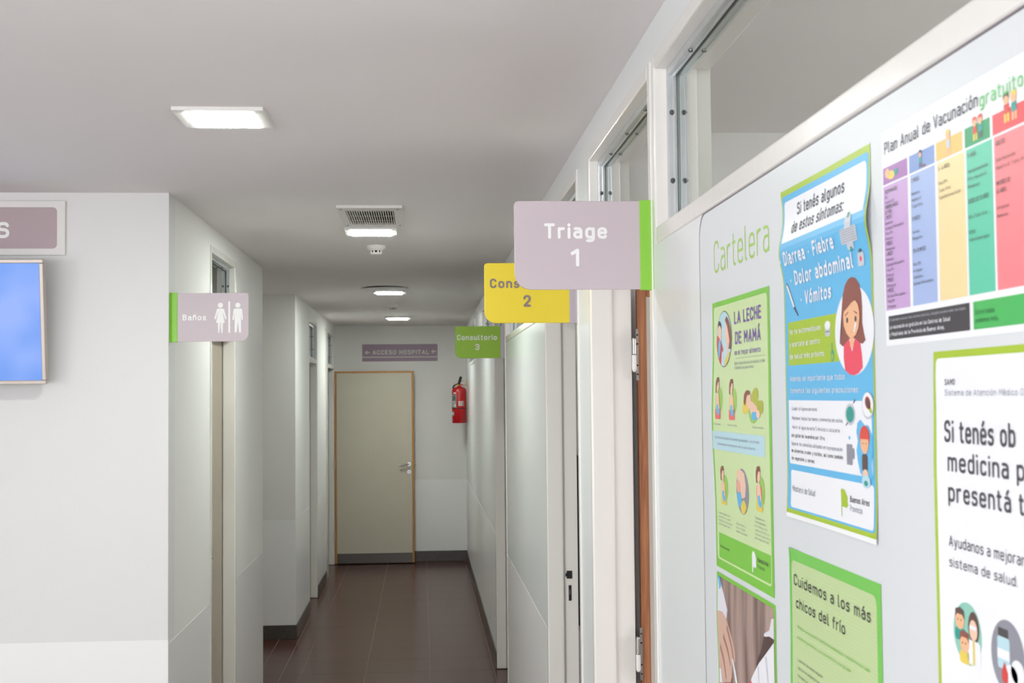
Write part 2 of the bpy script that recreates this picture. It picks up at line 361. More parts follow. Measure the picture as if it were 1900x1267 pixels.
# first room: open inwards, hinged on the far jamb
lf = leaf_y(d1, .606, 1.40, 3.516, .010, 2.055, WOOD, LEAFG, 'grey door leaf with reddish wood edging, open into the first room', th=.036, lip=.024)
MB().box(.6045, .6062, 3.512, 3.5135, .02, 2.05, WOOD).build('edge_bead', lf)
for zc in (1.869, 1.040, .30):
    mb = MB(); mb.tube((.5925, 3.505, zc-.043), (.5925, 3.505, zc-.001), .0065, .0065, PLAST, 14); mb.tube((.5925, 3.505, zc+.001), (.5925, 3.505, zc+.042), .0065, .0065, CHROME, 14)
    mb.ball((.5925, 3.505, zc-.044), .0055, PLAST); mb.ball((.5925, 3.505, zc+.043), .0055, CHROME)
    mb.box(.598, .6055, 3.508, 3.512, zc-.072, zc+.072, CHROME)
    for k in (-.055, -.03, .03, .055): mb.tube((.602, 3.508, zc+k), (.602, 3.5072, zc+k), .0026, .0026, DARK, 8)
    mb.build('hinge', lf)
lever(lf, 1.33, 3.516, 1.03, -1)
# second room: strike plates in the far jamb
mb = MB(); mb.box(.545, .566, 4.8285, 4.8315, 1.060, 1.090, BLACK).box(.541, .546, 4.8285, 4.8315, 1.068, 1.081, BLACK); mb.build('latch_slot', d2)
mb = MB(); mb.box(.552, .5625, 4.8285, 4.8315, .977, 1.035, BLACK); mb.build('bolt_slot', d2)
mb = MB(); mb.box(.555, .559, 4.827, 4.8286, 1.0, 1.02, SCREW); mb.build('bolt_tongue', d2)
# its leaf, folded back against the near side
lf = leaf_y(d2, .606, 1.50, 3.80, .01, 2.05, WOOD, LEAFG, 'grey door leaf with wooden edge, open into the second room')
# third room and left doors: closed leaves deep in the frame
def leaf_x(parent, xf, s, y0, y1, wood, face, label):
    core = MB().box(*sorted((xf, xf+s*.036)), y0, y1, .01, 2.055, face).build('door_leaf', parent); core['label'] = label
    for b in ((y0, y0+.02, .01, 2.055), (y1-.02, y1, .01, 2.055)): MB().box(*sorted((xf-s*.0006, xf+s*.0366)), *b, wood).build('wood_lipping', core)
    mb = MB(); yy = y0+.06
    mb.tube((xf, yy, 1.04), (xf-s*.008, yy, 1.04), .024, .022, CHROME, 20); mb.tube((xf-s*.008, yy, 1.04), (xf-s*.04, yy, 1.04), .009, .009, CHROME, 12); mb.tube((xf-s*.04, yy, 1.04), (xf-s*.04, yy+.1, 1.04), .008, .008, CHROME, 12)
    mb.build('lever_handle', core)
leaf_x(d3, XR+.062, 1, 7.19, 8.235, PLAST, LEAFG, 'grey closed door leaf')
leaf_x(d4, XL-.062, -1, 5.68, 6.395, LEAFG, mat('toilet_door_laminate', '#b5a898', .5), 'brownish beige closed toilet door leaf')
leaf_x(d5, XL-.062, -1, 10.555, 11.31, LEAFG, LEAFG, 'grey beige closed door leaf')

# dark panel seen through the second doorway
mb = MB(); pl = [(.84, .50), (.87, .47), (1.25, .47), (1.28, .50), (1.28, 1.40), (1.26, 1.42), (.86, 1.42), (.84, 1.40)]
mb.prism(pl, 1, 7.09, 7.128, BLACK)
tag(mb.build('wall_panel', bevel=.004), 'narrow black panel seen through the gap of the second doorway', 'panel')

# ------------------------------------------------------------------ ceiling things
def panel_light(cx, cy, size, glow, drop, gdrop, label):
    e = tag(empty('ceiling_light', (cx, cy, H)), label, 'ceiling light', 'square panel lights along the ceiling')
    a, g = size/2, glow/2; mb = MB()
    for b in ((-a, a, -a, -g), (-a, a, g, a), (-a, -g, -g, g), (g, a, -g, g)): mb.box(cx+b[0], cx+b[1], cy+b[2], cy+b[3], H-drop, H+.001, PLAST)
    mb.build('frame', e, bevel=.0015, seg=2)
    if gdrop > .001: MB().box(cx-g+.002, cx+g-.002, cy-g+.002, cy+g-.002, H-drop-gdrop, H-.001, LAMP).build('diffuser', e, bevel=.004, seg=2)
    else: MB().box(cx-g, cx+g, cy-g, cy+g, H-drop+.0015, H-.001, LAMP).build('diffuser', e)
    return e
panel_light(-.530, 3.448, .238, .186, .010, .002, 'square ceiling panel light nearest the camera, over the left block corner')
panel_light(-.228, 5.83, .238, .190, .008, .004, 'square ceiling panel light directly behind the slatted air vent')
panel_light(-.232, 9.22, .238, .190, .008, .004, 'ceiling panel light just behind the round ceiling cover')
panel_light(-.225, 12.10, .238, .190, .018, .005, 'farthest ceiling panel light, hanging slightly proud near the end wall')
# vent
v = tag(empty('ceiling_vent', (-.205, 5.3, H)), 'white rectangular ceiling air vent with dark gaps between slats', 'air vent')
x0, x1, y0, y1 = -.336, -.074, 5.035, 5.575; gx0, gx1, gy0, gy1 = -.304, -.110, 5.11, 5.53
mb = MB()
for b in ((x0, x1, y0, gy0), (x0, x1, gy1, y1), (x0, gx0, gy0, gy1), (gx1, x1, gy0, gy1)): mb.box(*b, H-.012, H+.001, PLAST)
mb.build('vent_frame', v, bevel=.002)
MB().box(gx0, gx1, gy0, gy1, H-.001, H+.001, DARK).build('duct_shade_sheet', v)  # dark sheet stands in for shade inside the duct; ceiling is uncut
ns = 20; base = None
for k in range(ns):
    x = gx0+(k+.5)*(gx1-gx0)/ns
    if base is None: base = MB().box(-.0017, .0017, gy0+.001, gy1-.001, -.0115, -.004, PLAST).build('slat', v); o = base
    else: o = base.copy(); S.collection.objects.link(o)
    o.parent = v; o.matrix_parent_inverse = Matrix.Translation(-v.location); o.location = (x, 0, H)
for k in range(3):
    y = gy0+(k+.5)*(gy1-gy0)/3; MB().box(gx0, gx1, y-.0015, y+.0015, H-.0045, H-.002, PLAST).build('cross_bar', v)
for x in (x0+.018, x1-.018):
    for y in (y0+.035, y1-.03): MB().tube((x, y, H-.0121), (x, y, H-.014), .005, .004, SCREW).build('screw', v)
# round cover, slightly askew
e = tag(empty('ceiling_cover', (-.255, 8.86, H)), 'round flat ceiling cover slightly loose at one edge', 'ceiling cover')
mb = MB(); mb.lathe((0, 0, 0), [(.150, 0), (.163, -.001), (.163, -.005), (.155, -.008), (.06, -.009), (.0, -.009)], CEIL, 48)
o = mb.build('cover_disc', e); o.matrix_parent_inverse = Matrix.Identity(4); o.location = (0, 0, -.004); o.rotation_euler = (math.radians(1.1), math.radians(-.5), 0)
mb = MB(); mb.lathe((-.255, 8.86, H), [(.135, .001), (.135, -.004), (.12, -.004)], DARK, 40); mb.build('dark_rim', e)
# smoke detectors
def detector(cx, cy, label):
    e = tag(empty('smoke_detector', (cx, cy, H)), label, 'smoke detector', 'smoke detectors on the ceiling')
    MB().lathe((cx, cy, H), [(.050, .001), (.050, -.006), (.047, -.014), (.036, -.022), (.030, -.025)], PLAST).build('base', e)
    MB().lathe((cx, cy, H), [(.024, -.024), (.024, -.036)], DARK).build('sensor_chamber', e)
    mb = MB()
    for k in range(8):
        a = math.pi*2*(k+.5)/8; mb.box(-.0035, .0035, -.0035, .0035, -.037, -.024, PLAST)
        for i in range(-8, 0): 
            x, y, z = mb.v[i]; mb.v[i] = (cx+x*math.cos(a)-y*math.sin(a)+.0265*math.cos(a), cy+x*math.sin(a)+y*math.cos(a)+.0265*math.sin(a), H+z)
    mb.build('cage_posts', e)
    MB().lathe((cx, cy, H), [(.027, -.035), (.029, -.038), (.026, -.043), (.0, -.045)], PLAST).build('cap', e)
detector(-.226, 6.40, 'round white smoke detector just beyond the second panel light')
detector(-.235, 10.55, 'small white smoke detector before the farthest panel light')

# ------------------------------------------------------------------ text
# stroke letters with rounded ends: every glyph is a list of polylines whose corners are rounded by r; capital height 1
def _o(w=.44, x0=0., h=.69, y0=0.): return ('c', .21, [(x0, y0), (x0+w, y0), (x0+w, y0+h), (x0, y0+h)])
def _p(r, *pts): return ('o', r, list(pts))
def _d(x, y): return ('d', 0, [(x, y)])
G = {
 'a': (.42, [_p(.19, (.04, .69), (.42, .69), (.42, 0)), _p(.19, (.42, .42), (0, .42), (0, 0), (.42, 0), (.42, .2))]),
 'b': (.44, [_p(0, (0, 1), (0, 0)), _o()]), 'c': (.38, [_p(.2, (.38, .58), (.38, .69), (0, .69), (0, 0), (.38, 0), (.38, .14))]),
 'd': (.44, [_p(0, (.44, 1), (.44, 0)), _o()]),
 'e': (.44, [_p(0, (0, .36), (.44, .36)), _p(.2, (.44, .36), (.44, .69), (0, .69), (0, 0), (.42, 0), (.42, .1))]),
 'f': (.28, [_p(.15, (.09, 0), (.09, 1), (.28, 1)), _p(0, (0, .7), (.27, .7))]),
 'g': (.44, [_o(), _p(.18, (.44, .69), (.44, -.27), (.05, -.27))]),
 'h': (.42, [_p(0, (0, 1), (0, 0)), _p(.2, (0, .5), (0, .69), (.42, .69), (.42, 0))]),
 'i': (0., [_p(0, (0, .69), (0, 0)), _d(0, .98)]), 'j': (.1, [_p(.12, (.1, .69), (.1, -.27), (0, -.27)), _d(.1, .98)]),
 'k': (.38, [_p(0, (0, 1), (0, 0)), _p(0, (.36, .69), (0, .28)), _p(0, (.13, .42), (.38, 0))]),
 'l': (.12, [_p(.1, (0, 1), (0, 0), (.12, 0))]),
 'm': (.68, [_p(0, (0, .69), (0, 0)), _p(.16, (0, .5), (0, .69), (.34, .69), (.34, 0)), _p(.16, (.34, .5), (.34, .69), (.68, .69), (.68, 0))]),
 'n': (.42, [_p(0, (0, .69), (0, 0)), _p(.2, (0, .5), (0, .69), (.42, .69), (.42, 0))]),
 'o': (.44, [_o()]), 'p': (.44, [_o(), _p(0, (0, .69), (0, -.27))]), 'q': (.44, [_o(), _p(0, (.44, .69), (.44, -.27))]),
 'r': (.28, [_p(0, (0, .69), (0, 0)), _p(.18, (0, .5), (0, .69), (.28, .69))]),
 's': (.38, [_p(.16, (.37, .62), (.37, .69), (0, .69), (0, .37), (.38, .37), (.38, 0), (0, 0), (0, .1))]),
 't': (.28, [_p(.13, (.09, .94), (.09, 0), (.28, 0)), _p(0, (0, .7), (.27, .7))]),
 'u': (.42, [_p(.2, (0, .69), (0, 0), (.42, 0), (.42, .3)), _p(0, (.42, .69), (.42, 0))]),
 'v': (.40, [_p(0, (0, .69), (.2, 0), (.4, .69))]), 'w': (.62, [_p(0, (0, .69), (.16, 0), (.31, .66), (.46, 0), (.62, .69))]),
 'x': (.38, [_p(0, (0, .69), (.38, 0)), _p(0, (.38, .69), (0, 0))]), 'y': (.42, [_p(0, (0, .69), (.21, 0)), _p(.08, (.42, .69), (.14, -.27), (.02, -.27))]),
 'z': (.36, [_p(0, (0, .69), (.36, .69), (0, 0), (.36, 0))]),
 'A': (.56, [_p(0, (0, 0), (.28, 1), (.56, 0)), _p(0, (.09, .3), (.47, .3))]),
 'B': (.48, [_p(0, (0, 0), (0, 1)), _p(.2, (0, 1), (.44, 1), (.44, .54), (0, .54)), _p(.22, (0, .54), (.48, .54), (.48, 0), (0, 0))]),
 'C': (.48, [_p(.24, (.48, .78), (.48, 1), (0, 1), (0, 0), (.48, 0), (.48, .22))]),
 'D': (.50, [_p(0, (0, 0), (0, 1)), _p(.26, (0, 1), (.5, 1), (.5, 0), (0, 0))]),
 'E': (.42, [_p(0, (.42, 1), (0, 1), (0, 0), (.42, 0)), _p(0, (0, .52), (.36, .52))]), 'F': (.42, [_p(0, (.42, 1), (0, 1), (0, 0)), _p(0, (0, .5), (.36, .5))]),
 'G': (.5, [_p(.24, (.5, .8), (.5, 1), (0, 1), (0, 0), (.5, 0), (.5, .46)), _p(0, (.28, .46), (.5, .46))]),
 'H': (.5, [_p(0, (0, 0), (0, 1)), _p(0, (.5, 0), (.5, 1)), _p(0, (0, .52), (.5, .52))]), 'I': (0., [_p(0, (0, 0), (0, 1))]),
 'L': (.4, [_p(0, (0, 1), (0, 0), (.4, 0))]), 'M': (.6, [_p(0, (0, 0), (0, 1), (.3, .35), (.6, 1), (.6, 0))]),
 'N': (.5, [_p(0, (0, 0), (0, 1), (.5, 0), (.5, 1))]), 'O': (.52, [('c', .25, [(0, 0), (.52, 0), (.52, 1), (0, 1)])]),
 'P': (.48, [_p(0, (0, 0), (0, 1)), _p(.24, (0, 1), (.48, 1), (.48, .46), (0, .46))]),
 'R': (.5, [_p(0, (0, 0), (0, 1)), _p(.24, (0, 1), (.47, 1), (.47, .48), (0, .48)), _p(0, (.26, .48), (.5, 0))]),
 'S': (.48, [_p(.22, (.46, .84), (.46, 1), (0, 1), (0, .53), (.48, .53), (.48, 0), (0, 0), (0, .16))]),
 'T': (.52, [_p(0, (0, 1), (.52, 1)), _p(0, (.26, 1), (.26, 0))]), 'U': (.5, [_p(.24, (0, 1), (0, 0), (.5, 0), (.5, 1))]),
 'Q': (.52, [('c', .25, [(0, 0), (.52, 0), (.52, 1), (0, 1)]), _p(0, (.32, .22), (.54, -.04))]), 'J': (.36, [_p(.2, (.36, 1), (.36, 0), (0, 0), (0, .2))]), 'K': (.5, [_p(0, (0, 0), (0, 1)), _p(0, (.48, 1), (0, .36)), _p(0, (.16, .56), (.5, 0))]), 'Y': (.52, [_p(0, (0, 1), (.26, .46), (.52, 1)), _p(0, (.26, .46), (.26, 0))]),
 'V': (.54, [_p(0, (0, 1), (.27, 0), (.54, 1))]), 'Ñ': None,
 '0': (.46, [('c', .22, [(0, 0), (.46, 0), (.46, 1), (0, 1)])]), '1': (.24, [_p(0, (0, .78), (.24, 1), (.24, 0))]),
 '2': (.44, [_p(.2, (0, .76), (0, 1), (.43, 1), (.43, .62)), _p(0, (.43, .66), (.40, .54), (0, 0), (.44, 0))]),
 '3': (.44, [_p(.19, (0, .82), (0, 1), (.43, 1), (.43, .54), (.16, .54)), _p(.21, (.16, .54), (.44, .54), (.44, 0), (0, 0), (0, .18))]),
 '4': (.46, [_p(0, (.24, 1), (0, .25), (.46, .25)), _p(0, (.36, .5), (.36, 0))]), '5': (.44, [_p(0, (.42, 1), (.03, 1), (.03, .58)), _p(.2, (.03, .62), (.44, .62), (.44, 0), (0, 0), (0, .15))]),
 '6': (.44, [('c', .2, [(0, 0), (.44, 0), (.44, .6), (0, .6)]), _p(.1, (0, .3), (.02, .5), (.26, 1))]),
 '8': (.44, [('c', .2, [(0, 0), (.44, 0), (.44, .54), (0, .54)]), ('c', .19, [(.02, .54), (.42, .54), (.42, 1), (.02, 1)])]),
 '9': (.44, [('c', .2, [(0, .4), (.44, .4), (.44, 1), (0, 1)]), _p(.1, (.44, .7), (.42, .5), (.18, 0))]), '7': (.42, [_p(0, (0, 1), (.42, 1), (.14, 0))]),
 '.': (.02, [_d(0, 0)]), ',': (.06, [_p(0, (.05, .02), (0, -.16))]), ':': (.02, [_d(0, 0), _d(0, .62)]), '·': (.1, [_d(.05, .36)]), '-': (.24, [_p(0, (0, .38), (.24, .38))]), ' ': (.12, []),
}
for k, b_ in {'á': 'a', 'é': 'e', 'ó': 'o', 'ú': 'u'}.items(): G[k] = (G[b_][0], G[b_][1]+[_p(0, (.17, .88), (.29, 1.06))])
G['í'] = (0., [_p(0, (0, .69), (0, 0)), _p(0, (-.02, .88), (.1, 1.06))]); G['ñ'] = (.42, G['n'][1]+[_p(.06, (.05, .9), (.13, .99), (.29, .9), (.37, .99))])
G['Á'] = (.56, G['A'][1]+[_p(0, (.24, 1.16), (.38, 1.34))]); G['Ó'] = (.52, G['O'][1]+[_p(0, (.22, 1.16), (.36, 1.34))]); del G['Ñ']
def round_path(pts, r, closed, n=4):
    if r <= 0: return pts+([pts[0]] if closed else [])
    out = []; N = len(pts)
    for i, p in enumerate(pts):
        if not closed and i in (0, N-1): out.append(p); continue
        a, c = Vector(pts[i-1]), Vector(pts[(i+1) % N]); b = Vector(p); da, dc = a-b, c-b
        la = da.length*(.5 if closed or i-1 > 0 else 1.); lc = dc.length*(.5 if closed or i+1 < N-1 else 1.)
        q = min(r, la, lc)
        s, e = b+da.normalized()*q, b+dc.normalized()*q
        for k in range(n+1):
            t = k/n; t0 = .5523
            c1, c2 = s+(b-s)*t0, e+(b-e)*t0; u = 1-t
            out.append(tuple(s*u**3+c1*3*u*u*t+c2*3*u*t*t+e*t**3))
    if closed: out.append(out[0])
    return out
def stroke_text(s, x0, x1, zb, zt, wt=.16, n=4, caps=True, gap=.17):
    """polygons (lists of (x, z)) of a line of lettering between x0 and x1, baseline zb, capital top zt; wt: stroke / capital height"""
    h = abs(zt-zb); t = wt*h; adv = 0; items = []
    for ch in s:
        wd, st = G[ch]; items.append((adv, st)); adv += wd+wt+gap
    adv -= wt+gap; sgn = 1 if x1 > x0 else -1; kx = (abs(x1-x0)-t)/max(adv, 1e-3)
    if adv < .05: kx = h
    polys = []
    def M(p): return Vector((x0+sgn*(t/2+p[0]*kx), zb+t/2+p[1]*(h-t)))
    for off, st in items:
        for kind, r, pts in st:
            if kind == 'd':
                c = M((pts[0][0]+off, pts[0][1])); polys.append([(c.x+t*.58*math.cos(a*math.pi/4), c.y+t*.58*math.sin(a*math.pi/4)) for a in range(8)]); continue
            pp = [M((x+off, y)) for x, y in round_path(pts, r, kind == 'c', n)]
            pp = [p for i, p in enumerate(pp) if i == 0 or (p-pp[i-1]).length > 1e-7]
            for i in range(len(pp)-1):
                a, b = pp[i], pp[i+1]; d = (b-a).normalized()*(t/2); nn = Vector((-d.y, d.x)); polys.append([tuple(a+nn), tuple(b+nn), tuple(b-nn), tuple(a-nn)])
            if caps:
                for i, p in enumerate(pp):
                    end = i in (0, len(pp)-1)
                    if not end:
                        if (pp[i]-pp[i-1]).angle(pp[i+1]-pp[i]) < .12: continue
                    m = 10 if end else 8
                    polys.append([(p.x+t/2*math.cos(2*math.pi*a/m), p.y+t/2*math.sin(2*math.pi*a/m)) for a in range(m)])
    return polys
def sign_text(mb, s, x0, x1, zb, zt, y, m, wt=.19):
    for i, pl in enumerate(stroke_text(s, x0, x1, zb, zt, wt, 5)): mb.add([(x, y-(i % 41)*8e-6, z) for x, z in pl], [list(range(len(pl)))], m)   # overlapping strokes a hair apart
def rrect(x0, x1, z0, z1, r, n=6):
    """r: radii for (x0,z0),(x1,z0),(x1,z1),(x0,z1)"""
    if not isinstance(r, (tuple, list)): r = (r,)*4
    out = []
    for (cx, cz, sx, sz, a0, q) in ((x0, z0, 1, 1, 180, r[0]), (x1, z0, -1, 1, 270, r[1]), (x1, z1, -1, -1, 0, r[2]), (x0, z1, 1, -1, 90, r[3])):
        if q <= 0: out.append((cx, cz)); continue
        for k in range(n+1):
            a = math.radians(a0+90*k/n); out.append((cx+sx*q+q*math.cos(a), cz+sz*q+q*math.sin(a)))
    return out
def ell(cx, cz, rx, rz, n=24, rot=0.):
    c, s = math.cos(rot), math.sin(rot)
    return [(cx+rx*math.cos(2*math.pi*k/n)*c-rz*math.sin(2*math.pi*k/n)*s, cz+rx*math.cos(2*math.pi*k/n)*s+rz*math.sin(2*math.pi*k/n)*c) for k in range(n)]

# flag signs ---------------------------------------------------------
def flag_sign(yc, zb, zt, face, strip, lcol, lines, label, left=False):
    xw = XL if left else XR
    e = tag(empty('hanging_sign', (xw, yc, zb)), label, 'sign', 'flag signs sticking out over the doors')
    th = .006
    if left: p = rrect(xw+.026, -.642, zb, zt, (0, .030, .010, 0)); sp = (xw, xw+.0275)
    else: p = rrect(.190, .4495, zb, zt, (.034, 0, 0, .010)); sp = (.4485, xw)
    MB().prism(p, 1, yc, yc+th, face).build('sign_plate', e, bevel=.0012)
    # rounded bracket strip that grips the plate
    q = [(sp[0], yc-.002), (sp[1], yc-.002), (sp[1], yc+th+.002), (sp[0], yc+th+.002)]
    if left: q = [(sp[1], yc-.002), (sp[0]+.008, yc-.003), (sp[0]+.002, yc-.008), (sp[0], yc-.012), (sp[0], yc+.018), (sp[0]+.008, yc+.010), (sp[1], yc+th+.002)]
    else: q = [(sp[0], yc-.002), (sp[1]-.008, yc-.003), (sp[1]-.002, yc-.008), (sp[1], yc-.012), (sp[1], yc+.018), (sp[1]-.008, yc+.010), (sp[0], yc+th+.002)]
    MB().prism(q, 2, zb-.0015, zt+.0015, strip).build('bracket_strip', e, bevel=.001)
    for (s, a, b, c, d) in lines:
        mb = MB(); sign_text(mb, s, a, b, c, d, yc-.0006, lcol, .195); mb.build('number' if s.isdigit() else 'lettering', e, fix=False)
    return e
flag_sign(2.566, 1.973, 2.155, LILAC, SGREEN, LWHITE, [('Triage', .251, .381, 2.077, 2.109), ('1', .305, .323, 2.020, 2.057)], 'lilac hanging sign reading Triage 1 with lime green strip')
flag_sign(3.815, 1.977, 2.159, YELLOW, MAUVE, LGREY, [('Consultorio', .207, .432, 2.083, 2.112), ('2', .308, .331, 2.026, 2.062)], 'yellow hanging sign reading Consultorio 2, half hidden behind the lilac sign')
flag_sign(7.20, 1.973, 2.155, SGREEN2, MAUVE, LPALE, [('Consultorio', .201, .429, 2.076, 2.107), ('3', .304, .328, 2.019, 2.055)], 'green hanging sign reading Consultorio 3')
s4 = flag_sign(4.765, 1.969, 2.150, LILAC, SGREEN, LWHITE, [('Baños', -.884, -.798, 2.048, 2.070)], 'lilac hanging toilet sign reading Baños with woman and man symbols', left=True)
mb = MB(); Y = 4.765-.0006
def ic(pts): mb.add([(-.7455+(x-246)/2390, Y, 2.113-(y-597)/2390) for x, y in pts], [list(range(len(pts)))], LWHITE)
for cx in (246, 399): ic(ell(cx, 619, 23, 23))
ic([(214, 655), (222, 648), (270, 648), (278, 655), (299, 738), (294, 744), (287, 742), (268, 680), (268, 690), (284, 775), (208, 775), (224, 690), (224, 680), (206, 742), (198, 744), (192, 738)])
ic([(223, 775), (243, 775), (243, 800), (237, 864), (227, 864)]); ic([(249, 775), (269, 775), (265, 864), (254, 864), (249, 800)])
ic(rrect(315, 331, 584, 864, 3))
ic([(362, 655), (374, 648), (424, 648), (436, 655), (444, 745), (439, 752), (431, 750), (427, 690), (427, 765), (371, 765), (371, 690), (365, 750), (357, 752), (351, 745)])
ic([(371, 765), (399, 765), (388, 862), (371, 862)]); ic([(399, 765), (427, 765), (427, 862), (410, 862)])
mb.build('toilet_symbols', s4, fix=False)

# purple sign on the end wall ------------------------------------------
e = tag(empty('wall_sign', (-.23, YB, 2.14)), 'purple wall sign reading ACCESO HOSPITAL between two arrows above the far door', 'sign')
MB().prism(rrect(-.636, .170, 2.140, 2.323, .002), 1, YB-.006, YB, PURP).build('sign_plate', e)
mb = MB(); Y = YB-.0066
sign_text(mb, 'ACCESO HOSPITAL', -.527, .078, 2.213, 2.262, Y, LPALE, .2)
for a0, zc in ((-.608, 2.236), (.101, 2.243)):
    mb.prism([(a0, zc), (a0+.022, zc+.022), (a0+.030, zc+.014), (a0+.022, zc+.006), (a0+.053, zc+.006), (a0+.053, zc-.006), (a0+.022, zc-.006), (a0+.030, zc-.014), (a0+.022, zc-.022)], 1, Y, Y+.0003, LPALE)
mb.box(-.636, .170, Y, Y+.0003, 2.180, 2.190, LPALE)
mb.build('lettering', e, fix=False)

# plate and television on the front wall ---------------------------------
e = tag(empty('wall_sign', (-1.7, YF, 2.288)), 'white wall plate with mauve panel ending in the letter S, above the television', 'sign')
MB().prism(rrect(-2.30, -1.302, 2.288, 2.488, .003), 1, YF-.012, YF, PLAST).build('backing_plate', e, bevel=.0015)
MB().prism(rrect(-2.27, -1.331, 2.312, 2.464, .016), 1, YF-.0126, YF-.0119, PURP2).build('mauve_panel', e)
mb = MB(); sign_text(mb, 'S', -1.546, -1.501, 2.350, 2.410, YF-.0132, LWHITE, .2); mb.build('lettering', e, fix=False)

tv = tag(empty('television', (-1.728, YF-.10, 2.039)), 'wall mounted television with silver bezel and plain blue screen, tilted down', 'television')
scr = bpy.data.materials.new('blue_screen'); scr.use_nodes = True; nt = scr.node_tree; b = nt.nodes['Principled BSDF']
tc = nt.nodes.new('ShaderNodeTexCoord'); n = nt.nodes.new('ShaderNodeTexNoise'); n.inputs['Scale'].default_value = 6; n.inputs['Detail'].default_value = 1
r = nt.nodes.new('ShaderNodeValToRGB'); r.color_ramp.elements[0].position = .3; r.color_ramp.elements[0].color = lin('#6f9bec'); r.color_ramp.elements[1].position = .7; r.color_ramp.elements[1].color = lin('#93b0f6')
nt.links.new(tc.outputs['Object'], n.inputs['Vector']); nt.links.new(n.outputs['Fac'], r.inputs[0]); nt.links.new(r.outputs[0], b.inputs['Emission Color'])
b.inputs['Emission Strength'].default_value = .95; b.inputs['Base Color'].default_value = (.01, .01, .012, 1); b.inputs['Roughness'].default_value = .4; b.inputs['Specular IOR Level'].default_value = .2
BEZ = mat('silver_bezel', '#b8ada4', .35, metal=.3)
W, HT, BZ = .386, .2235, .0145
mb = MB()
for q in ((-W, W, HT-BZ, HT), (-W, W, -HT, -HT+BZ), (-W, -W+BZ, -HT+BZ, HT-BZ), (W-BZ, W, -HT+BZ, HT-BZ)): mb.box(q[0], q[1], -.022, .012, q[2], q[3], BEZ)
for nm, bld in (('bezel', mb), ('screen', MB().box(-W+BZ-.001, W-BZ+.001, -.017, .0, -HT+BZ-.001, HT-BZ+.001, scr)), ('casing', MB().box(-W+.004, W-.004, .0, .022, -HT+.004, HT-.004, mat('tv_grey', '#57514e', .5)).box(-W+.08, W-.08, .02, .05, -HT+.05, HT-.05, MATS['tv_grey']))):
    o = bld.build(nm, tv, bevel=.0025 if nm != 'screen' else 0); o.matrix_parent_inverse = Matrix.Identity(4)
mb = MB().box(-.1, .1, .05, .062, -.1, .1, BLACK).box(-.06, .06, .06, .088, -.02, .02, BLACK); o = mb.build('wall_mount', tv); o.matrix_parent_inverse = Matrix.Identity(4)
tv.rotation_euler = (math.radians(6.5), 0, 0)

# ------------------------------------------------------------------ fire extinguisher
fx, fy = .390, 13.33
e = tag(empty('fire_extinguisher', (fx, fy, 1.478)), 'red fire extinguisher hanging in the far right corner', 'fire extinguisher')
MB().lathe((fx, fy, 1.478), [(.072, 0), (.077, .004), (.077, .335), (.074, .352), (.062, .368), (.040, .378), (.020, .382), (.017, .392)], RED, 36).build('cylinder', e)
MB().lathe((fx, fy, 1.478), [(.0775, .150), (.0785, .152), (.0785, .158), (.0775, .160)], RUBBER, 36).build('strap', e)
mb = MB(); mb.tube((fx, fy, 1.868), (fx, fy, 1.905), .016, .014, BRASS); mb.tube((fx-.01, fy, 1.888), (fx-.045, fy-.01, 1.878), .008, .008, BRASS); mb.build('valve', e)
mb = MB(); mb.path([(fx-.042, fy-.01, 1.878), (fx-.062, fy-.01, 1.86), (fx-.066, fy-.005, 1.80)], .008, RUBBER); mb.build('hose', e)
mb = MB(); mb.tube((fx-.005, fy-.005, 1.885), (fx+.016, fy-.02, 1.950), .013, .015, RUBBER); mb.ball((fx+.016, fy-.02, 1.952), .015, RUBBER); mb.build('grip', e)
mb = MB(); mb.path([(fx+.0, fy, 1.90), (fx+.045, fy-.01, 1.925)], .0035, CHROME); mb.path([(fx+.0, fy, 1.893), (fx+.05, fy-.01, 1.895)], .0035, CHROME); mb.box(fx-.004, fx+.04, fy-.008, fy+.008, 1.872, 1.886, RED); mb.build('trigger', e)
mb = MB(); mb.path([(fx+.01, fy, 1.873), (XR-.006, fy, 1.873)], .0035, BRASS); mb.box(XR-.008, XR-.001, fy-.012, fy+.012, 1.868, 1.935, BRASS); mb.build('wall_bracket', e)
def curved_label(name, a0, a1, z0, z1, m, marks):
    mb = MB(); n = 8; vs = []; r = .0776
    for k in range(n+1):
        a = math.radians(a0+(a1-a0)*k/n); vs += [(fx+r*math.cos(a), fy+r*math.sin(a), z0), (fx+r*math.cos(a), fy+r*math.sin(a), z1)]
    mb.add(vs, [(2*k, 2*k+2, 2*k+3, 2*k+1) for k in range(n)], m)
    for (u0, u1, w0, w1, mm) in marks:
        vs = []
        for k in range(4):
            a = math.radians(a0+(a1-a0)*(u0+(u1-u0)*k/3)); vs += [(fx+(r+.0004)*math.cos(a), fy+(r+.0004)*math.sin(a), z0+(z1-z0)*w0), (fx+(r+.0004)*math.cos(a), fy+(r+.0004)*math.sin(a), z0+(z1-z0)*w1)]
        mb.add(vs, [(2*k, 2*k+2, 2*k+3, 2*k+1) for k in range(3)], mm)
    mb.build(name, e, fix=False)
LAB = mat('label_grey_green', '#8d9590', .5); LABP = mat('label_pink_white', '#e3c9c6', .5); INK = mat('ink_dark', '#34303a', .6); INKG = mat('ink_grey', '#8b878c', .6)
curved_label('large_label', 198, 246, 1.64, 1.775, LAB, [(.15, .85, .55, .92, mat('label_dark', '#5b6561', .5)), (.1, .9, .06, .35, mat('label_light', '#b5bab6', .5)), (.6, .85, .08, .25, LWHITE), (.2, .8, .42, .46, LWHITE)])
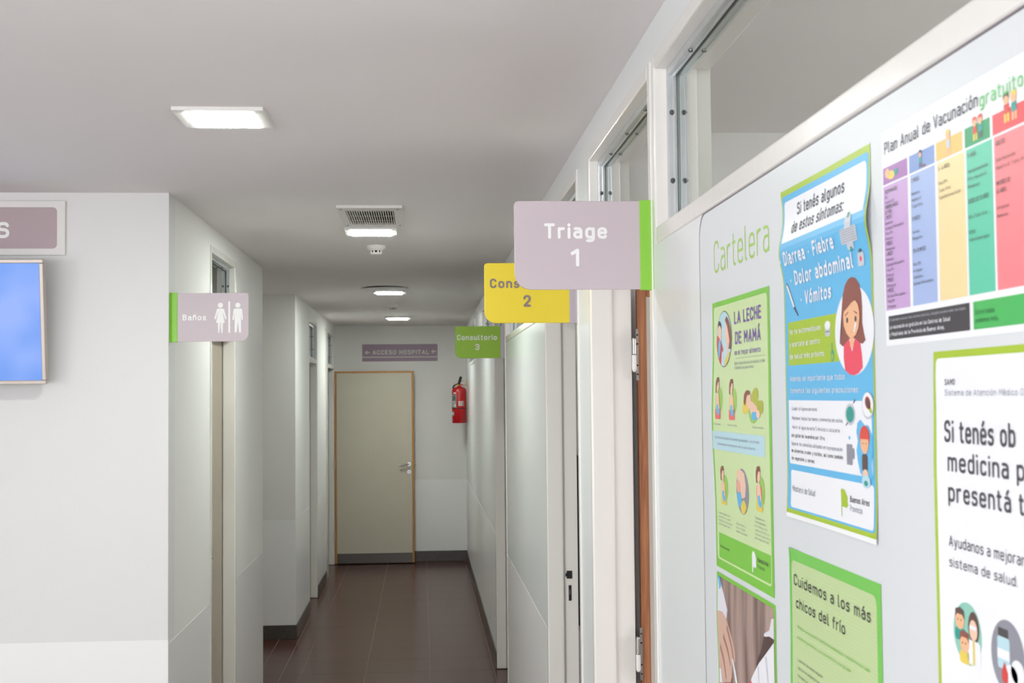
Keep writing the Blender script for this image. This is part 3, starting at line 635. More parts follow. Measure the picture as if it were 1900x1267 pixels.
curved_label('small_label', 262, 305, 1.658, 1.707, LABP, [(.1, .65, .75, .8, INKG), (.1, .65, .6, .65, INKG), (.1, .65, .45, .5, INKG), (.1, .65, .3, .35, INKG), (.75, .92, .1, .85, MATS['label_dark'])])
curved_label('round_label', 190, 225, 1.555, 1.60, LAB, [(.2, .8, .3, .7, LWHITE)])
curved_label('top_label', 220, 240, 1.785, 1.80, LWHITE, [])

# ------------------------------------------------------------------ notice board and posters on the right wall
XP = XR
class Print:
    """flat print on the wall plane; x follows the gentle curl of the sheet, layers sit a third of a millimetre apart"""
    def __init__(s, par, warp, base=.0014): s.par = par; s.w = warp; s.base = base; s.parts = {}; s.cur = 'illustration'
    def poly(s, part, pts, layer, m, cut=True):
        if part == 'illustration': part = s.cur
        s.parts.setdefault(part, []).append((pts, layer, m, cut)); return s
    def rect(s, part, y0, y1, z0, z1, layer, m, r=0): return s.poly(part, rrect(y0, y1, z0, z1, r) if r else [(y0, z0), (y1, z0), (y1, z1), (y0, z1)], layer, m)
    def text(s, part, t, yl, yr, zb, zt, m, wt=.16, layer=6, n=3, caps=True):
        for i, pl in enumerate(stroke_text(t, yl, yr, zb, zt, wt, n, caps)): s.parts.setdefault(part, []).append((pl, layer+(i % 41)*.03, m, False))
        return s
    def build(s):
        for name, items in s.parts.items():
            mats = []; bm = bmesh.new()
            for pts, layer, m, cut in items:
                if m not in mats: mats.append(m)
                b2 = bmesh.new(); f = b2.faces.new([b2.verts.new((0, y, z)) for y, z in pts])
                ys_ = [p[0] for p in pts]; zs_ = [p[1] for p in pts]
                if cut:
                    bmesh.ops.triangulate(b2, faces=b2.faces[:]) if len(pts) > 4 else None
                    for lo, hi, st, no in ((min(zs_), max(zs_), .006, (0, 0, 1)), (min(ys_), max(ys_), .035, (0, 1, 0))):
                        k = math.ceil(lo/st+1e-6)
                        while k*st < hi-1e-6:
                            bmesh.ops.bisect_plane(b2, geom=b2.verts[:]+b2.edges[:]+b2.faces[:], plane_co=(0, k*st, k*st), plane_no=no); k += 1
                mi = mats.index(m); vm = {}
                for v in b2.verts: vm[v] = bm.verts.new((XP-s.base-layer*.00015-s.w(v.co.y, v.co.z), v.co.y, v.co.z))
                for f in b2.faces:
                    try: nf = bm.faces.new([vm[v] for v in f.verts])
                    except ValueError: continue
                    nf.material_index = mi
                    nf.normal_update()
                    if nf.normal.x > 0: nf.normal_flip()
                b2.free()
            name = 'mother_picture' if name.startswith('mother') else 'figure_picture' if name.startswith('figure') else name
            me = bpy.data.meshes.new(name); bm.to_mesh(me); bm.free()
            for m in mats: me.materials.append(m)
            o = bpy.data.objects.new(name, me); S.collection.objects.link(o); o.parent = s.par; o.matrix_parent_inverse = Matrix.Translation(-s.par.location)
def P(n, c): return mat('print_'+n, c, .38)
OL = P('olive_green', '#a9c522'); GR = P('green', '#7cc83a'); PG = P('pale_green', '#cfe3a9'); BL = P('sky_blue', '#5db9e8'); WH = P('white', '#f2f2f6'); NV = P('navy', '#2b2c42')
SK = P('skin', '#f2b98c'); BR = P('brown_hair', '#8d4a3b'); PK = P('pink_red', '#f0455f'); GY = P('grey', '#8f8f9c'); TE = P('teal', '#1f9a8f'); PU = P('purple', '#7a4fb0'); YE = P('yellow', '#e9cf52'); LB = P('light_blue', '#bcdde6')
SKP = P('skin_pale', '#f3c9ae'); RD = P('red', '#d8433c'); CO = P('coral', '#f26a6a'); DG = P('dark_grey', '#4a4548'); BK = P('ink', '#3a3436'); MG = P('moss', '#b3b83a'); DB = P('dark_brown', '#5b4038'); OR = P('orange_hair', '#e04a3a'); LG = P('light_grey', '#c9ccd4')
YG = P('cartelera_green', '#a6cf52'); BG = P('board_grey', '#dcdfe0'); LN = P('board_line', '#6c616a')
def bump(y, z, y0, z0, sy, sz): return math.exp(-((y-y0)/sy)**2-((z-z0)/sz)**2)

# the board itself
bd = tag(empty('notice_board', (XR, 1.2, .9)), 'pale grey notice board with dark outline headed Cartelera on the right wall', 'notice board')
pr = Print(bd, lambda y, z: 0, base=.0008)
pr.poly('outline', rrect(.15, 2.127, .55, 2.0635, .045, 10), 0, LN); pr.poly('board_face', rrect(.155, 2.1225, .555, 2.0575, .042, 10), 1, BG)
pr.text('lettering', 'Cartelera', 2.019, 1.692, 1.951, 2.0035, YG, .085, layer=2, n=6)
pr.build()

# blue symptoms poster
def wb(y, z): return .0062*bump(0, z, 0, 1.940, 1, .026)+.0022*bump(0, z, 0, 2.02, 1, .015)*max(0, (y-1.45)*6)+.003*max(0, (1.66-z)/.062)**2*(.4+.6*abs(y-1.46)/.16)*.8
e = tag(empty('poster', (XR, 1.46, 1.598)), 'blue and lime symptoms poster with a sad brown-haired woman in pink', 'poster')
pr = Print(e, wb)
pr.rect('paper', 1.297, 1.624, 1.598, 2.020, 0, PAPER); pr.rect('border', 1.297, 1.624, 1.6035, 2.020, 1, OL, 0)
pr.poly('blue_ground', rrect(1.3015, 1.6195, 1.609, 2.0125, .006), 2, BL)
pr.poly('white_panel', rrect(1.308, 1.6125, 1.951, 2.0045, (0, 0, .007, .007)), 3, WH)
pr.rect('olive_panel', 1.409, 1.608, 1.7925, 1.848, 3, OL)
pr.poly('advice_panel', rrect(1.3085, 1.611, 1.667, 1.748, (.004, .004, .0, .0)), 3, WH); pr.poly('footer_panel', rrect(1.306, 1.606, 1.6115, 1.659, .005), 3, WH)
T = lambda *a, **k: pr.text('lettering', *a, **k)
T('Si tenés algunos', 1.556, 1.378, 1.981, 1.9965, NV, .15); T('de estos síntomas:', 1.574, 1.375, 1.9595, 1.975, NV, .15)
T('· Diarrea · Fiebre', 1.622, 1.405, 1.921, 1.939, WH, .19); T('· Dolor abdominal', 1.590, 1.353, 1.8935, 1.912, WH, .19); T('· Vómitos', 1.550, 1.431, 1.8665, 1.884, WH, .19)
T('No te automediques', 1.599, 1.472, 1.832, 1.839, WH, .17, n=2); T('y acercate al centro', 1.601, 1.477, 1.816, 1.823, WH, .17, n=2); T('de salud más próximo.', 1.600, 1.457, 1.8005, 1.8075, WH, .17, n=2)
T('Además es importante que todos', 1.601, 1.390, 1.772, 1.779, WH, .16, n=2); T('tomemos las siguientes precauciones:', 1.600, 1.344, 1.757, 1.764, WH, .16, n=2)
for t, a, b, z, mm in (('· Cuidar la higiene personal.', 1.601, 1.490, 1.735, GY), ('· Mantener limpias las manos y elementos de cocina.', 1.601, 1.399, 1.723, GY), ('· Hervir el agua durante 5 minutos o colocarle', 1.601, 1.411, 1.7115, GY), ('dos gotas de lavandina por litro.', 1.600, 1.464, 1.701, BK), ('Separar los utensilios utilizados en la preparación', 1.601, 1.403, 1.6905, GY), ('de alimentos crudos y cocidos, así como también', 1.601, 1.401, 1.6815, BK), ('de vegetales y carnes.', 1.601, 1.505, 1.672, BK)):
    T(t, a, b, z, z+.0052, mm, .15, n=1, caps=False)
T('Ministerio de Salud', 1.599, 1.506, 1.632, 1.640, GY, .11, n=2); T('Buenos Aires', 1.380, 1.319, 1.636, 1.643, DG, .15, n=2); T('Provincia', 1.380, 1.341, 1.626, 1.633, GY, .11, n=2)
I = lambda pts, l, m: pr.poly('illustration', pts, l, m)
pr.cur = 'province_emblem'
I([(1.412, 1.648), (1.406, 1.649), (1.398, 1.648), (1.392, 1.643), (1.388, 1.640), (1.389, 1.636), (1.387, 1.631), (1.393, 1.628), (1.402, 1.629), (1.407, 1.629), (1.407, 1.618), (1.409, 1.617)], 4, OL)
pr.cur = 'sad_woman_picture'
I(ell(1.358, 1.825, .063, .049, 40), 4, WH)
I([(1.396, 1.850), (1.392, 1.866), (1.384, 1.877), (1.373, 1.883), (1.361, 1.8845), (1.349, 1.882), (1.338, 1.875), (1.331, 1.864), (1.329, 1.850), (1.330, 1.832), (1.326, 1.822), (1.321, 1.813), (1.330, 1.8095), (1.342, 1.811), (1.384, 1.811), (1.395, 1.809), (1.405, 1.813), (1.400, 1.822), (1.397, 1.832)], 5, BR)
I([(1.391, 1.810), (1.372, 1.817), (1.354, 1.817), (1.337, 1.810), (1.333, 1.797), (1.331, 1.784), (1.345, 1.778), (1.358, 1.776), (1.372, 1.777), (1.388, 1.782), (1.392, 1.796)], 6, PK)
I([(1.372, 1.816), (1.363, 1.802), (1.354, 1.816)], 7, WH); I(rrect(1.357, 1.369, 1.806, 1.824, .004), 8, SK)
I([(1.390, 1.842), (1.388, 1.832), (1.380, 1.823), (1.370, 1.818), (1.360, 1.817), (1.349, 1.820), (1.341, 1.827), (1.337, 1.837), (1.337, 1.845), (1.341, 1.853), (1.350, 1.858), (1.362, 1.856), (1.376, 1.851), (1.387, 1.848)], 9, SK)
for y in (1.376, 1.349): I(ell(y, 1.8375, .0033, .0032, 12), 10, DG); 
for a, b in (((1.383, 1.8435), (1.372, 1.847)), ((1.354, 1.847), (1.343, 1.8435))):
    I([a, b, (b[0], b[1]-.0014), (a[0], a[1]-.0014)], 10, BR)
I([(1.366, 1.8235), (1.363, 1.8245), (1.359, 1.8235), (1.363, 1.8238)], 10, PK); I([(1.356, 1.823), (1.353, 1.8225), (1.346, 1.832), (1.349, 1.834), (1.353, 1.831)], 10, WH)
# plaster strips, bag, thermometer, pill bottle
pr.cur = 'bandage_picture'
I(rrect(1.328, 1.380, 1.9215, 1.9385, .002), 5, LG); I(rrect(1.343, 1.364, 1.914, 1.952, .003), 6, LG); I(rrect(1.349, 1.356, 1.949, 1.955, .001), 7, TE); I(rrect(1.349, 1.356, 1.912, 1.917, .001), 7, TE)
for k in range(6): pr.rect('illustration', 1.331, 1.377, 1.9235+.0026*k, 1.9240+.0026*k, 7, GY)
pr.cur = 'first_aid_bag_picture'
I(rrect(1.318, 1.338, 1.893, 1.908, .004), 6, LG); I(ell(1.328, 1.909, .005, .003, 12), 5, DG); I(ell(1.328, 1.901, .003, .003, 10), 7, PK)
pr.cur = 'thermometer_picture'
I([(1.612, 1.896), (1.608, 1.900), (1.602, 1.896), (1.572, 1.864), (1.560, 1.855), (1.563, 1.854), (1.578, 1.863)], 4, NV); I([(1.610, 1.8955), (1.6075, 1.898), (1.602, 1.894), (1.576, 1.867), (1.581, 1.866)], 5, WH)
pr.cur = 'pill_jar_picture'
I(rrect(1.438, 1.457, 1.823, 1.836, .005), 4, LG); I(ell(1.4475, 1.836, .0105, .005, 16), 5, WH); I(ell(1.4475, 1.8285, .0098, .001, 16), 6, GY)
pr.cur = 'dropper_picture'
I(ell(1.432, 1.800, .006, .007, 14), 4, TE); I(rrect(1.431, 1.434, 1.805, 1.815, .001), 5, TE); I(ell(1.432, 1.799, .0035, .004, 10), 5, OL)
# plate of meat, washbowl, jug, boy
pr.cur = 'plate_picture'
I(ell(1.318, 1.743, .018, .0145, 24), 7, LG); I(ell(1.318, 1.744, .0165, .013, 24), 8, WH); I(ell(1.317, 1.746, .009, .0065, 16, .4), 9, RD); I(ell(1.317, 1.746, .007, .005, 14, .4), 10, DB); I(ell(1.310, 1.739, .006, .003, 12, .6), 9, OL)
pr.cur = 'wash_bowl_picture'
I(ell(1.375, 1.733, .017, .012, 20), 5, LG); I(ell(1.375, 1.733, .013, .009, 20), 6, TE); I([(1.362, 1.745), (1.357, 1.749), (1.359, 1.750), (1.364, 1.746)], 6, DG); I([(1.389, 1.720), (1.383, 1.723), (1.384, 1.7245), (1.390, 1.721)], 6, DG)
pr.cur = 'jug_picture'
I(rrect(1.370, 1.389, 1.677, 1.700, .002), 5, GY); I(rrect(1.363, 1.370, 1.684, 1.696, .003), 5, GY); I(ell(1.379, 1.707, .003, .002, 10), 5, BL)
pr.cur = 'boy_picture'
I([(1.352, 1.724), (1.343, 1.728), (1.330, 1.722), (1.318, 1.722), (1.308, 1.712), (1.306, 1.695), (1.311, 1.680), (1.309, 1.667), (1.330, 1.663), (1.346, 1.670), (1.353, 1.682), (1.357, 1.694), (1.352, 1.704), (1.356, 1.714)], 5, BL)
I(ell(1.330, 1.709, .0155, .0125, 20), 7, OR); I(ell(1.330, 1.703, .0125, .0115, 20), 8, SK); I([(1.344, 1.707), (1.316, 1.707), (1.318, 1.716), (1.330, 1.719), (1.342, 1.716)], 9, OR)
for y in (1.335, 1.325): I(rrect(y-.002, y+.002, 1.702, 1.7028, .0003), 9, DG)
I(rrect(1.322, 1.339, 1.672, 1.691, .004), 7, DB); I(ell(1.329, 1.669, .009, .006, 14), 8, SKP); I(ell(1.327, 1.662, .013, .007, 16), 9, LB); I(ell(1.327, 1.660, .006, .003, 12), 10, TE)
pr.build()

# green breastfeeding poster
def wg(y, z): return .0042*bump(0, z, 0, 1.71, 1, .085)*max(0, (y-1.69)/.35)+.0015*bump(y, 0, 2.0, 0, .02, 1)*max(0, (z-1.88)/.025)
e = tag(empty('poster', (XR, 1.865, 1.48)), 'pale green poster with purple heading LA LECHE DE MAMÁ and small drawings of mothers', 'poster')
pr = Print(e, wg); T = lambda *a, **k: pr.text('lettering', *a, **k); I = lambda pts, l, m: pr.poly('illustration', pts, l, m)
pr.rect('paper', 1.6955, 2.034, 1.480, 1.904, 0, GR); pr.poly('pale_panel', rrect(1.706, 2.024, 1.4935, 1.896, .009), 1, PG)
pr.poly('green_band', rrect(1.7095, 2.012, 1.4965, 1.536, (.006, .006, 0, 0)), 2, GR)
T('LA LECHE', 1.889, 1.737, 1.862, 1.8815, PU, .17); T('DE MAMÁ', 1.884, 1.741, 1.8315, 1.8505, PU, .17); T('es el mejor alimento', 1.888, 1.741, 1.8155, 1.8235, PU, .15, n=2)
pr.rect('lettering', 1.719, 1.882, 1.8098, 1.8104, 3, GY)
T('Busca la posición que te resulte cómoda.', 1.888, 1.719, 1.8005, 1.806, GY, .13, n=1, caps=False); T('El beneficio es para ambos.', 1.888, 1.777, 1.7935, 1.799, GY, .13, n=1, caps=False)
pr.cur = 'round_family_picture'
I(ell(1.955, 1.843, .050, .044, 36), 3, DG); I(ell(1.955, 1.843, .0485, .0428, 36), 4, LB)
I([(2.000, 1.849), (1.988, 1.852), (1.978, 1.846), (1.968, 1.836), (1.958, 1.826), (1.966, 1.822), (1.972, 1.828), (1.972, 1.802), (1.985, 1.808), (1.998, 1.825), (2.003, 1.838)], 5, RD)
I(ell(1.982, 1.858, .013, .013, 18), 6, SKP); I([(1.993, 1.862), (1.990, 1.871), (1.981, 1.873), (1.972, 1.868), (1.970, 1.858), (1.976, 1.864), (1.984, 1.866)], 7, NV)
I([(1.990, 1.836), (1.980, 1.846), (1.973, 1.842), (1.976, 1.826), (1.984, 1.812), (1.990, 1.820)], 7, BL); I(ell(1.974, 1.845, .005, .004, 12), 8, SKP)
I(ell(1.930, 1.852, .016, .020, 22), 6, SKP); I([(1.946, 1.872), (1.936, 1.878), (1.922, 1.870), (1.910, 1.856), (1.907, 1.842), (1.911, 1.826), (1.924, 1.826), (1.918, 1.838), (1.924, 1.850), (1.932, 1.862)], 7, BR)
I([(1.950, 1.802), (1.943, 1.812), (1.925, 1.820), (1.915, 1.822), (1.925, 1.810), (1.940, 1.801)], 7, YE); I(rrect(1.925, 1.936, 1.815, 1.836, .004), 5, SKP)
def mother(cy, z0, z1, shirt, pil, back, flip=1, lying=False):
    h = z1-z0; f = flip; mother.k += 1; pr.cur = 'mother_picture' if mother.k == 1 else 'mother_picture_%s' % ('two', 'three', 'four', 'five')[mother.k-2]
    if lying:
        I(ell(cy, z0+h*.35, .024, .018, 20), 3, back); I(rrect(1.733, 1.766, z0+h*.28, z0+h*.68, .006), 4, MG); I(ell(1.776, z0+h*.78, .020, .012, 18, -.4), 4, MG)
        I(ell(1.822, z0+h*.48, .022, .010, 18, -.2), 4, YE); I([(1.812, z0+h*.62), (1.790, z0+h*.66), (1.765, z0+h*.5), (1.755, z0+h*.22), (1.790, z0+h*.16), (1.800, z0+h*.36)], 5, SKP)
        I(ell(1.806, z0+h*.68, .012, .012, 18), 6, SKP); I([(1.834, z0+h*.62), (1.832, z0+h*.86), (1.820, z0+h*1.0), (1.802, z0+h*.98), (1.800, z0+h*.86), (1.814, z0+h*.84), (1.822, z0+h*.7), (1.826, z0+h*.5)], 7, BR)
        I(rrect(1.762, 1.792, z0+h*.08, z0+h*.32, .006), 6, BL); I(ell(1.757, z0+h*.26, .010, .006, 12), 7, SKP); return
    I(ell(cy-f*.012, z0+h*.45, .018, .020, 22), 3, back)
    I(rrect(cy-.014, cy+.014, z0+h*.18, z0+h*.56, .006), 4, shirt); I(rrect(cy-.018, cy+.016, z0, z0+h*.26, .004), 5, pil)
    I([(cy+.010, z0+h*.52), (cy+.004, z0+h*.62), (cy-.006, z0+h*.60), (cy-.012, z0+h*.32), (cy+.010, z0+h*.22)], 6, SKP)
    I(ell(cy-f*.003, z0+h*.22, .011, .008, 14, .5), 7, BL); I(ell(cy-f*.010, z0+h*.30, .0045, .0045, 12), 8, SKP)
    I(rrect(cy-.003, cy+.004, z0+h*.52, z0+h*.72, .002), 6, SKP); I(ell(cy, z0+h*.78, .0085, .0105, 18), 7, SKP)
    I([(cy+f*.013, z0+h*.62), (cy+f*.013, z0+h*.86), (cy+f*.006, z0+h*.97), (cy-f*.005, z0+h*.98), (cy-f*.009, z0+h*.88), (cy+f*.0, z0+h*.86), (cy+f*.006, z0+h*.76), (cy+f*.008, z0+h*.6)], 8, BR)
LGN = P('leaf_green', '#9bcb5c'); mother.k = 0
mother(1.992, 1.717, 1.785, MG, CO, LGN); mother(1.905, 1.717, 1.781, YE, CO, LGN, 1); mother(1.785, 1.716, 1.762, MG, CO, LGN, 1, True)
for t, a, b in (('Posición sentada', 2.016, 1.974), ('Posición invertida', 1.929, 1.877), ('Posición acostada', 1.787, 1.732)): T(t, a, b, 1.7075, 1.711, GY, .13, n=1, caps=False)
pr.poly('blue_note', rrect(1.7285, 2.029, 1.6685, 1.698, .003), 3, LB)
T('Recordá, es importante tener la espalda y los brazos', 2.012, 1.755, 1.686, 1.6905, GY, .13, n=1, caps=False); T('cómodos para amamantar con la mano abierta.', 1.997, 1.775, 1.676, 1.6805, GY, .13, n=1, caps=False)
mother(1.973, 1.583, 1.645, YE, YE, LGN); 
pr.cur = 'baby_picture'
I(ell(1.855, 1.612, .036, .034, 30), 3, GY); I([(1.885, 1.640), (1.868, 1.645), (1.842, 1.640), (1.835, 1.622), (1.840, 1.605), (1.862, 1.600), (1.880, 1.612)], 4, SKP); I(ell(1.876, 1.618, .012, .010, 16), 5, P('skin_pink', '#eeaa96')); I([(1.888, 1.606), (1.866, 1.612), (1.856, 1.598), (1.866, 1.588), (1.882, 1.590)], 6, BL); I([(1.868, 1.592), (1.846, 1.602), (1.830, 1.590), (1.845, 1.580), (1.860, 1.579)], 6, YE)
mother(1.762, 1.591, 1.656, CO, YE, LGN)
for c0, c1, z0, ls in ((2.008, 1.921, 1.5665, ('Cuando el bebé toma', 'acercalo a tu cuerpo', 'hasta que la boca quede', 'bien cerca del pecho.')), (1.896, 1.830, 1.560, ('Que abra bien la', 'boca y el labio', 'quede hacia afuera.')), (1.789, 1.708, 1.579, ('Todo bebé mama', 'a libre demanda', 'por lo menos ocho', 'veces en el día y la', 'noche en los primeros', 'seis meses de vida.'))):
    for k, t in enumerate(ls): T(t, c0, c0+(c1-c0)*min(1, len(t)/max(map(len, ls))), z0-.0058*k, z0-.0058*k+.0036, GY, .13, n=1, caps=False)
pr.cur = 'province_emblem'
I([(1.809, 1.525), (1.806, 1.530), (1.798, 1.531), (1.791, 1.527), (1.787, 1.522), (1.788, 1.516), (1.787, 1.510), (1.794, 1.508), (1.802, 1.509), (1.805, 1.508), (1.805, 1.500), (1.809, 1.500)], 3, WH)
T('Buenos Aires', 1.777, 1.721, 1.519, 1.5255, DG, .15, n=2); T('Provincia', 1.777, 1.740, 1.510, 1.516, DG, .11, n=1, caps=False); T('Ministerio de Salud', 2.001, 1.942, 1.513, 1.518, DG, .11, n=1, caps=False)
pr.build()

# photo poster below it
def wp(y, z): return .002*bump(0, z, 0, 1.40, 1, .05)*max(0, (y-1.7)/.33)
e = tag(empty('poster', (XR, 1.862, 1.05)), 'green-bordered photo poster of hands over blurred brown folds, below the breastfeeding poster', 'poster')
pr = Print(e, wp); I = lambda pts, l, m: pr.poly('photo', pts, l, m)
pr.rect('paper', 1.692, 2.031, 1.05, 1.4715, 0, GR)
ph = bpy.data.materials.new('print_brown_folds'); ph.use_nodes = True; nt = ph.node_tree; b = nt.nodes['Principled BSDF']
tc = nt.nodes.new('ShaderNodeTexCoord'); mp = nt.nodes.new('ShaderNodeMapping'); mp.inputs['Scale'].default_value = (1, 26, 3.2); mp.inputs['Rotation'].default_value = (.12, 0, 0)
n = nt.nodes.new('ShaderNodeTexNoise'); n.inputs['Scale'].default_value = 1.; n.inputs['Detail'].default_value = 2
r = nt.nodes.new('ShaderNodeValToRGB'); r.color_ramp.elements[0].position = .34; r.color_ramp.elements[0].color = lin('#6e5550'); r.color_ramp.elements[1].position = .68; r.color_ramp.elements[1].color = lin('#b79c90')
nt.links.new(tc.outputs['Object'], mp.inputs[0]); nt.links.new(mp.outputs[0], n.inputs['Vector']); nt.links.new(n.outputs['Fac'], r.inputs[0]); nt.links.new(r.outputs[0], b.inputs['Base Color']); b.inputs['Roughness'].default_value = .4
pr.poly('photo', rrect(1.700, 2.0255, 1.06, 1.4655, .010), 1, ph)
SL = P('sleeve_white', '#e6e2ea'); HK = P('hand_skin', '#d9b29f'); HS = P('hand_shade', '#a97a66'); 
I([(2.0245, 1.462), (2.006, 1.458), (1.980, 1.439), (1.960, 1.421), (1.966, 1.405), (1.990, 1.400), (2.0245, 1.402)], 2, SL); I([(2.024, 1.465), (2.010, 1.465), (2.000, 1.452), (2.012, 1.445)], 3, BL)
I([(2.0245, 1.410), (1.990, 1.413), (1.969, 1.407), (1.944, 1.392), (1.926, 1.376), (1.916, 1.365), (1.917, 1.352), (1.924, 1.346), (1.938, 1.352), (1.946, 1.336), (1.941, 1.322), (1.950, 1.312), (1.976, 1.306), (2.000, 1.300), (2.0245, 1.290)], 3, HK)
I([(1.985, 1.380), (1.960, 1.362), (1.946, 1.338), (1.950, 1.336), (1.966, 1.356), (1.990, 1.372)], 4, HS); I([(2.010, 1.360), (1.988, 1.340), (1.976, 1.312), (1.981, 1.310), (1.994, 1.334), (2.014, 1.352)], 4, HS); I([(1.960, 1.398), (1.934, 1.372), (1.924, 1.350), (1.929, 1.349), (1.940, 1.368), (1.966, 1.392)], 4, HS)
I([(2.0245, 1.300), (2.000, 1.306), (1.950, 1.312), (1.905, 1.298), (1.89, 1.26), (1.94, 1.20), (2.0245, 1.18)], 2, P('table_brown', '#8a5f4c'))
I([(1.937, 1.350), (1.930, 1.352), (1.912, 1.330), (1.892, 1.296), (1.902, 1.292), (1.922, 1.326)], 5, WH); I([(2.022, 1.318), (2.012, 1.320), (2.004, 1.300), (2.022, 1.296)], 5, WH)
I([(1.701, 1.452), (1.712, 1.450), (1.724, 1.432), (1.748, 1.424), (1.752, 1.420), (1.701, 1.420)], 3, SL); I([(1.752, 1.418), (1.724, 1.424), (1.701, 1.424), (1.701, 1.408), (1.730, 1.400), (1.752, 1.389), (1.793, 1.371), (1.782, 1.384), (1.767, 1.396)], 4, P('dark_cuff', '#4e3430'))
I([(1.701, 1.420), (1.722, 1.408), (1.752, 1.391), (1.776, 1.378), (1.801, 1.361), (1.822, 1.346), (1.832, 1.330), (1.84, 1.30), (1.83, 1.22), (1.701, 1.20)], 5, WH); I([(1.84, 1.335), (1.822, 1.342), (1.812, 1.322), (1.836, 1.312)], 6, PK)
I([(1.745, 1.392), (1.735, 1.36), (1.742, 1.33), (1.738, 1.33), (1.730, 1.362), (1.738, 1.394)], 6, LG); I([(1.785, 1.37), (1.782, 1.34), (1.790, 1.31), (1.786, 1.31), (1.778, 1.34), (1.78, 1.371)], 6, LG)
pr.build()

# cold weather poster
def wc(y, z): return .0012*bump(0, z, 0, 1.38, 1, .05)+.002*bump(y, z, 1.61, 1.559, .012, .012)
e = tag(empty('poster', (XR, 1.46, 1.14)), 'green-bordered poster with pale lined centre headed Cuidemos a los más chicos del frío', 'poster')
pr = Print(e, wc); T = lambda *a, **k: pr.text('lettering', *a, **k)
LPG = P('pale_lined_green', '#c3d79c'); TG = P('text_green', '#9bcf6c')
pr.rect('paper', 1.293, 1.6235, 1.14, 1.558, 0, P('bright_green', '#74c750')); pr.poly('pale_panel', rrect(1.3065, 1.613, 1.155, 1.5435, .011), 1, LPG)
for k in range(88): pr.poly('fine_lines', [(1.31, 1.157+.0043*k), (1.61, 1.157+.0043*k), (1.61, 1.1575+.0043*k), (1.31, 1.1575+.0043*k)], 2, PG, False) if 1.157+.0043*k < 1.54 else None
T('Cuidemos a los más', 1.602, 1.324, 1.5125, 1.527, DG, .14); T('chicos del frío', 1.594, 1.407, 1.4845, 1.4985, DG, .14)
T('· Para prevenir enfermedades respiratorias:', 1.597, 1.328, 1.459, 1.464, TG, .22, n=1, caps=False); T('la bronquiolitis, la neumonía y la gripe', 1.590, 1.392, 1.446, 1.451, TG, .22, n=1, caps=False)
for t, b, z in (('· Lavarse las manos seguido', 1.490, 1.4185), ('· Ventilar los ambientes todos', 1.495, 1.4085), ('· Mantener las vacunas al día', 1.50, 1.3985), ('· Evitar el humo de tabaco', 1.51, 1.3885), ('· Dar el pecho al bebé', 1.52, 1.3785)): T(t, 1.592, b, z, z+.0042, DG, .12, n=1, caps=False)
pr.build()

# vaccination plan
def wv(y, z): return .0010*bump(y, z, 1.262, 1.93, .05, .08)
e = tag(empty('poster', (XR, 1.05, 1.804)), 'white vaccination plan poster with five coloured columns, headed Plan Anual de Vacunación gratuito', 'poster')
pr = Print(e, wv); T = lambda *a, **k: pr.text('lettering', *a, **k); I = lambda pts, l, m: pr.poly('illustration', pts, l, m)
pr.rect('paper', .868, 1.262, 1.804, 2.0235, 0, PAPER)
T('Plan Anual de Vacunación', 1.2535, 1.036, 1.999, 2.0115, NV, .13); T('gratuito', 1.0325, .955, 1.997, 2.0095, P('gratuito_green', '#6bcf73'), .13)
cols = [(1.196, 1.259, '#a66bb0', '#c9a3d3'), (1.131, 1.191, '#7a96cf', '#a5b9e3'), (1.070, 1.127, '#e8bf62', '#f2dba0'), (1.016, 1.065, '#129a5f', '#5cc9a5'), (.945, 1.011, '#e8454f', '#f58489')]
for k, (a, b, c0, c1) in enumerate(cols):
    pr.rect('column_header', a, b, 1.9685, 1.9855, 1, P('head%d' % k, c0)); pr.rect('column', a-(.003 if k > 1 else .0), b-(.002 if k else 0), 1.840, 1.9665, 1, P('column%d' % k, c1))
tx = [[('RECIEN NACIDO', 1), ('BCG', 0), ('Hepatitis B', 0), ('PRIMEROS MESES', 1), ('DE VIDA', 1), ('2 MESES', 1), ('Neumococo', 0), ('Quíntuple Pentavalente', 0), ('Polio IPV', 0), ('Rotavirus', 0), ('3 MESES', 1), ('Meningococo', 0), ('4 MESES', 1), ('Neumococo', 0), ('Quíntuple Pentavalente', 0), ('Polio IPV', 0), ('Rotavirus', 0), ('5 MESES', 1), ('Meningococo', 0), ('6 MESES', 1), ('Quíntuple Pentavalente', 0), ('Polio OPV', 0), ('Antigripal', 0)],
      [('12 MESES', 1), ('', 0), ('Neumococo', 0), ('Hepatitis A', 0), ('Triple Viral', 0), ('', 0), ('15 MESES', 1), ('', 0), ('Varicela', 0), ('Meningococo', 0), ('', 0), ('15 A 18 MESES', 1), ('', 0), ('Polio OPV', 0), ('Antigripal', 0), ('Cuádruple o', 0), ('Quíntuple Pentavalente', 0)],
      [('5 - 6 AÑOS', 1), ('', 0), ('Polio OPV', 0), ('Triple Viral', 0), ('Triple Bacteriana Celular', 0)],
      [('11 AÑOS', 1), ('', 0), ('Triple Bacteriana Acelular', 0), ('HPV y Hepatitis B', 0), ('Meningococo', 0), ('', 0), ('DESDE LOS 15 AÑOS', 1), ('', 0), ('HB y Triple Viral', 0), ('', 0), ('RIESGO', 0), ('Fiebre Hemorrágica', 0)],
      [('ADULTOS', 1), ('', 0), ('Doble Bacteriana', 0), ('Hepatitis B, Triple Viral', 0), ('', 0), ('MAYORES DE', 1), ('65 AÑOS', 1), ('', 0), ('Antigripal', 0), ('Neumococo', 0)]]
G['Ñ'] = (.5, G['N'][1]+[_p(.06, (.08, 1.16), (.18, 1.26), (.32, 1.16), (.42, 1.26))]); 
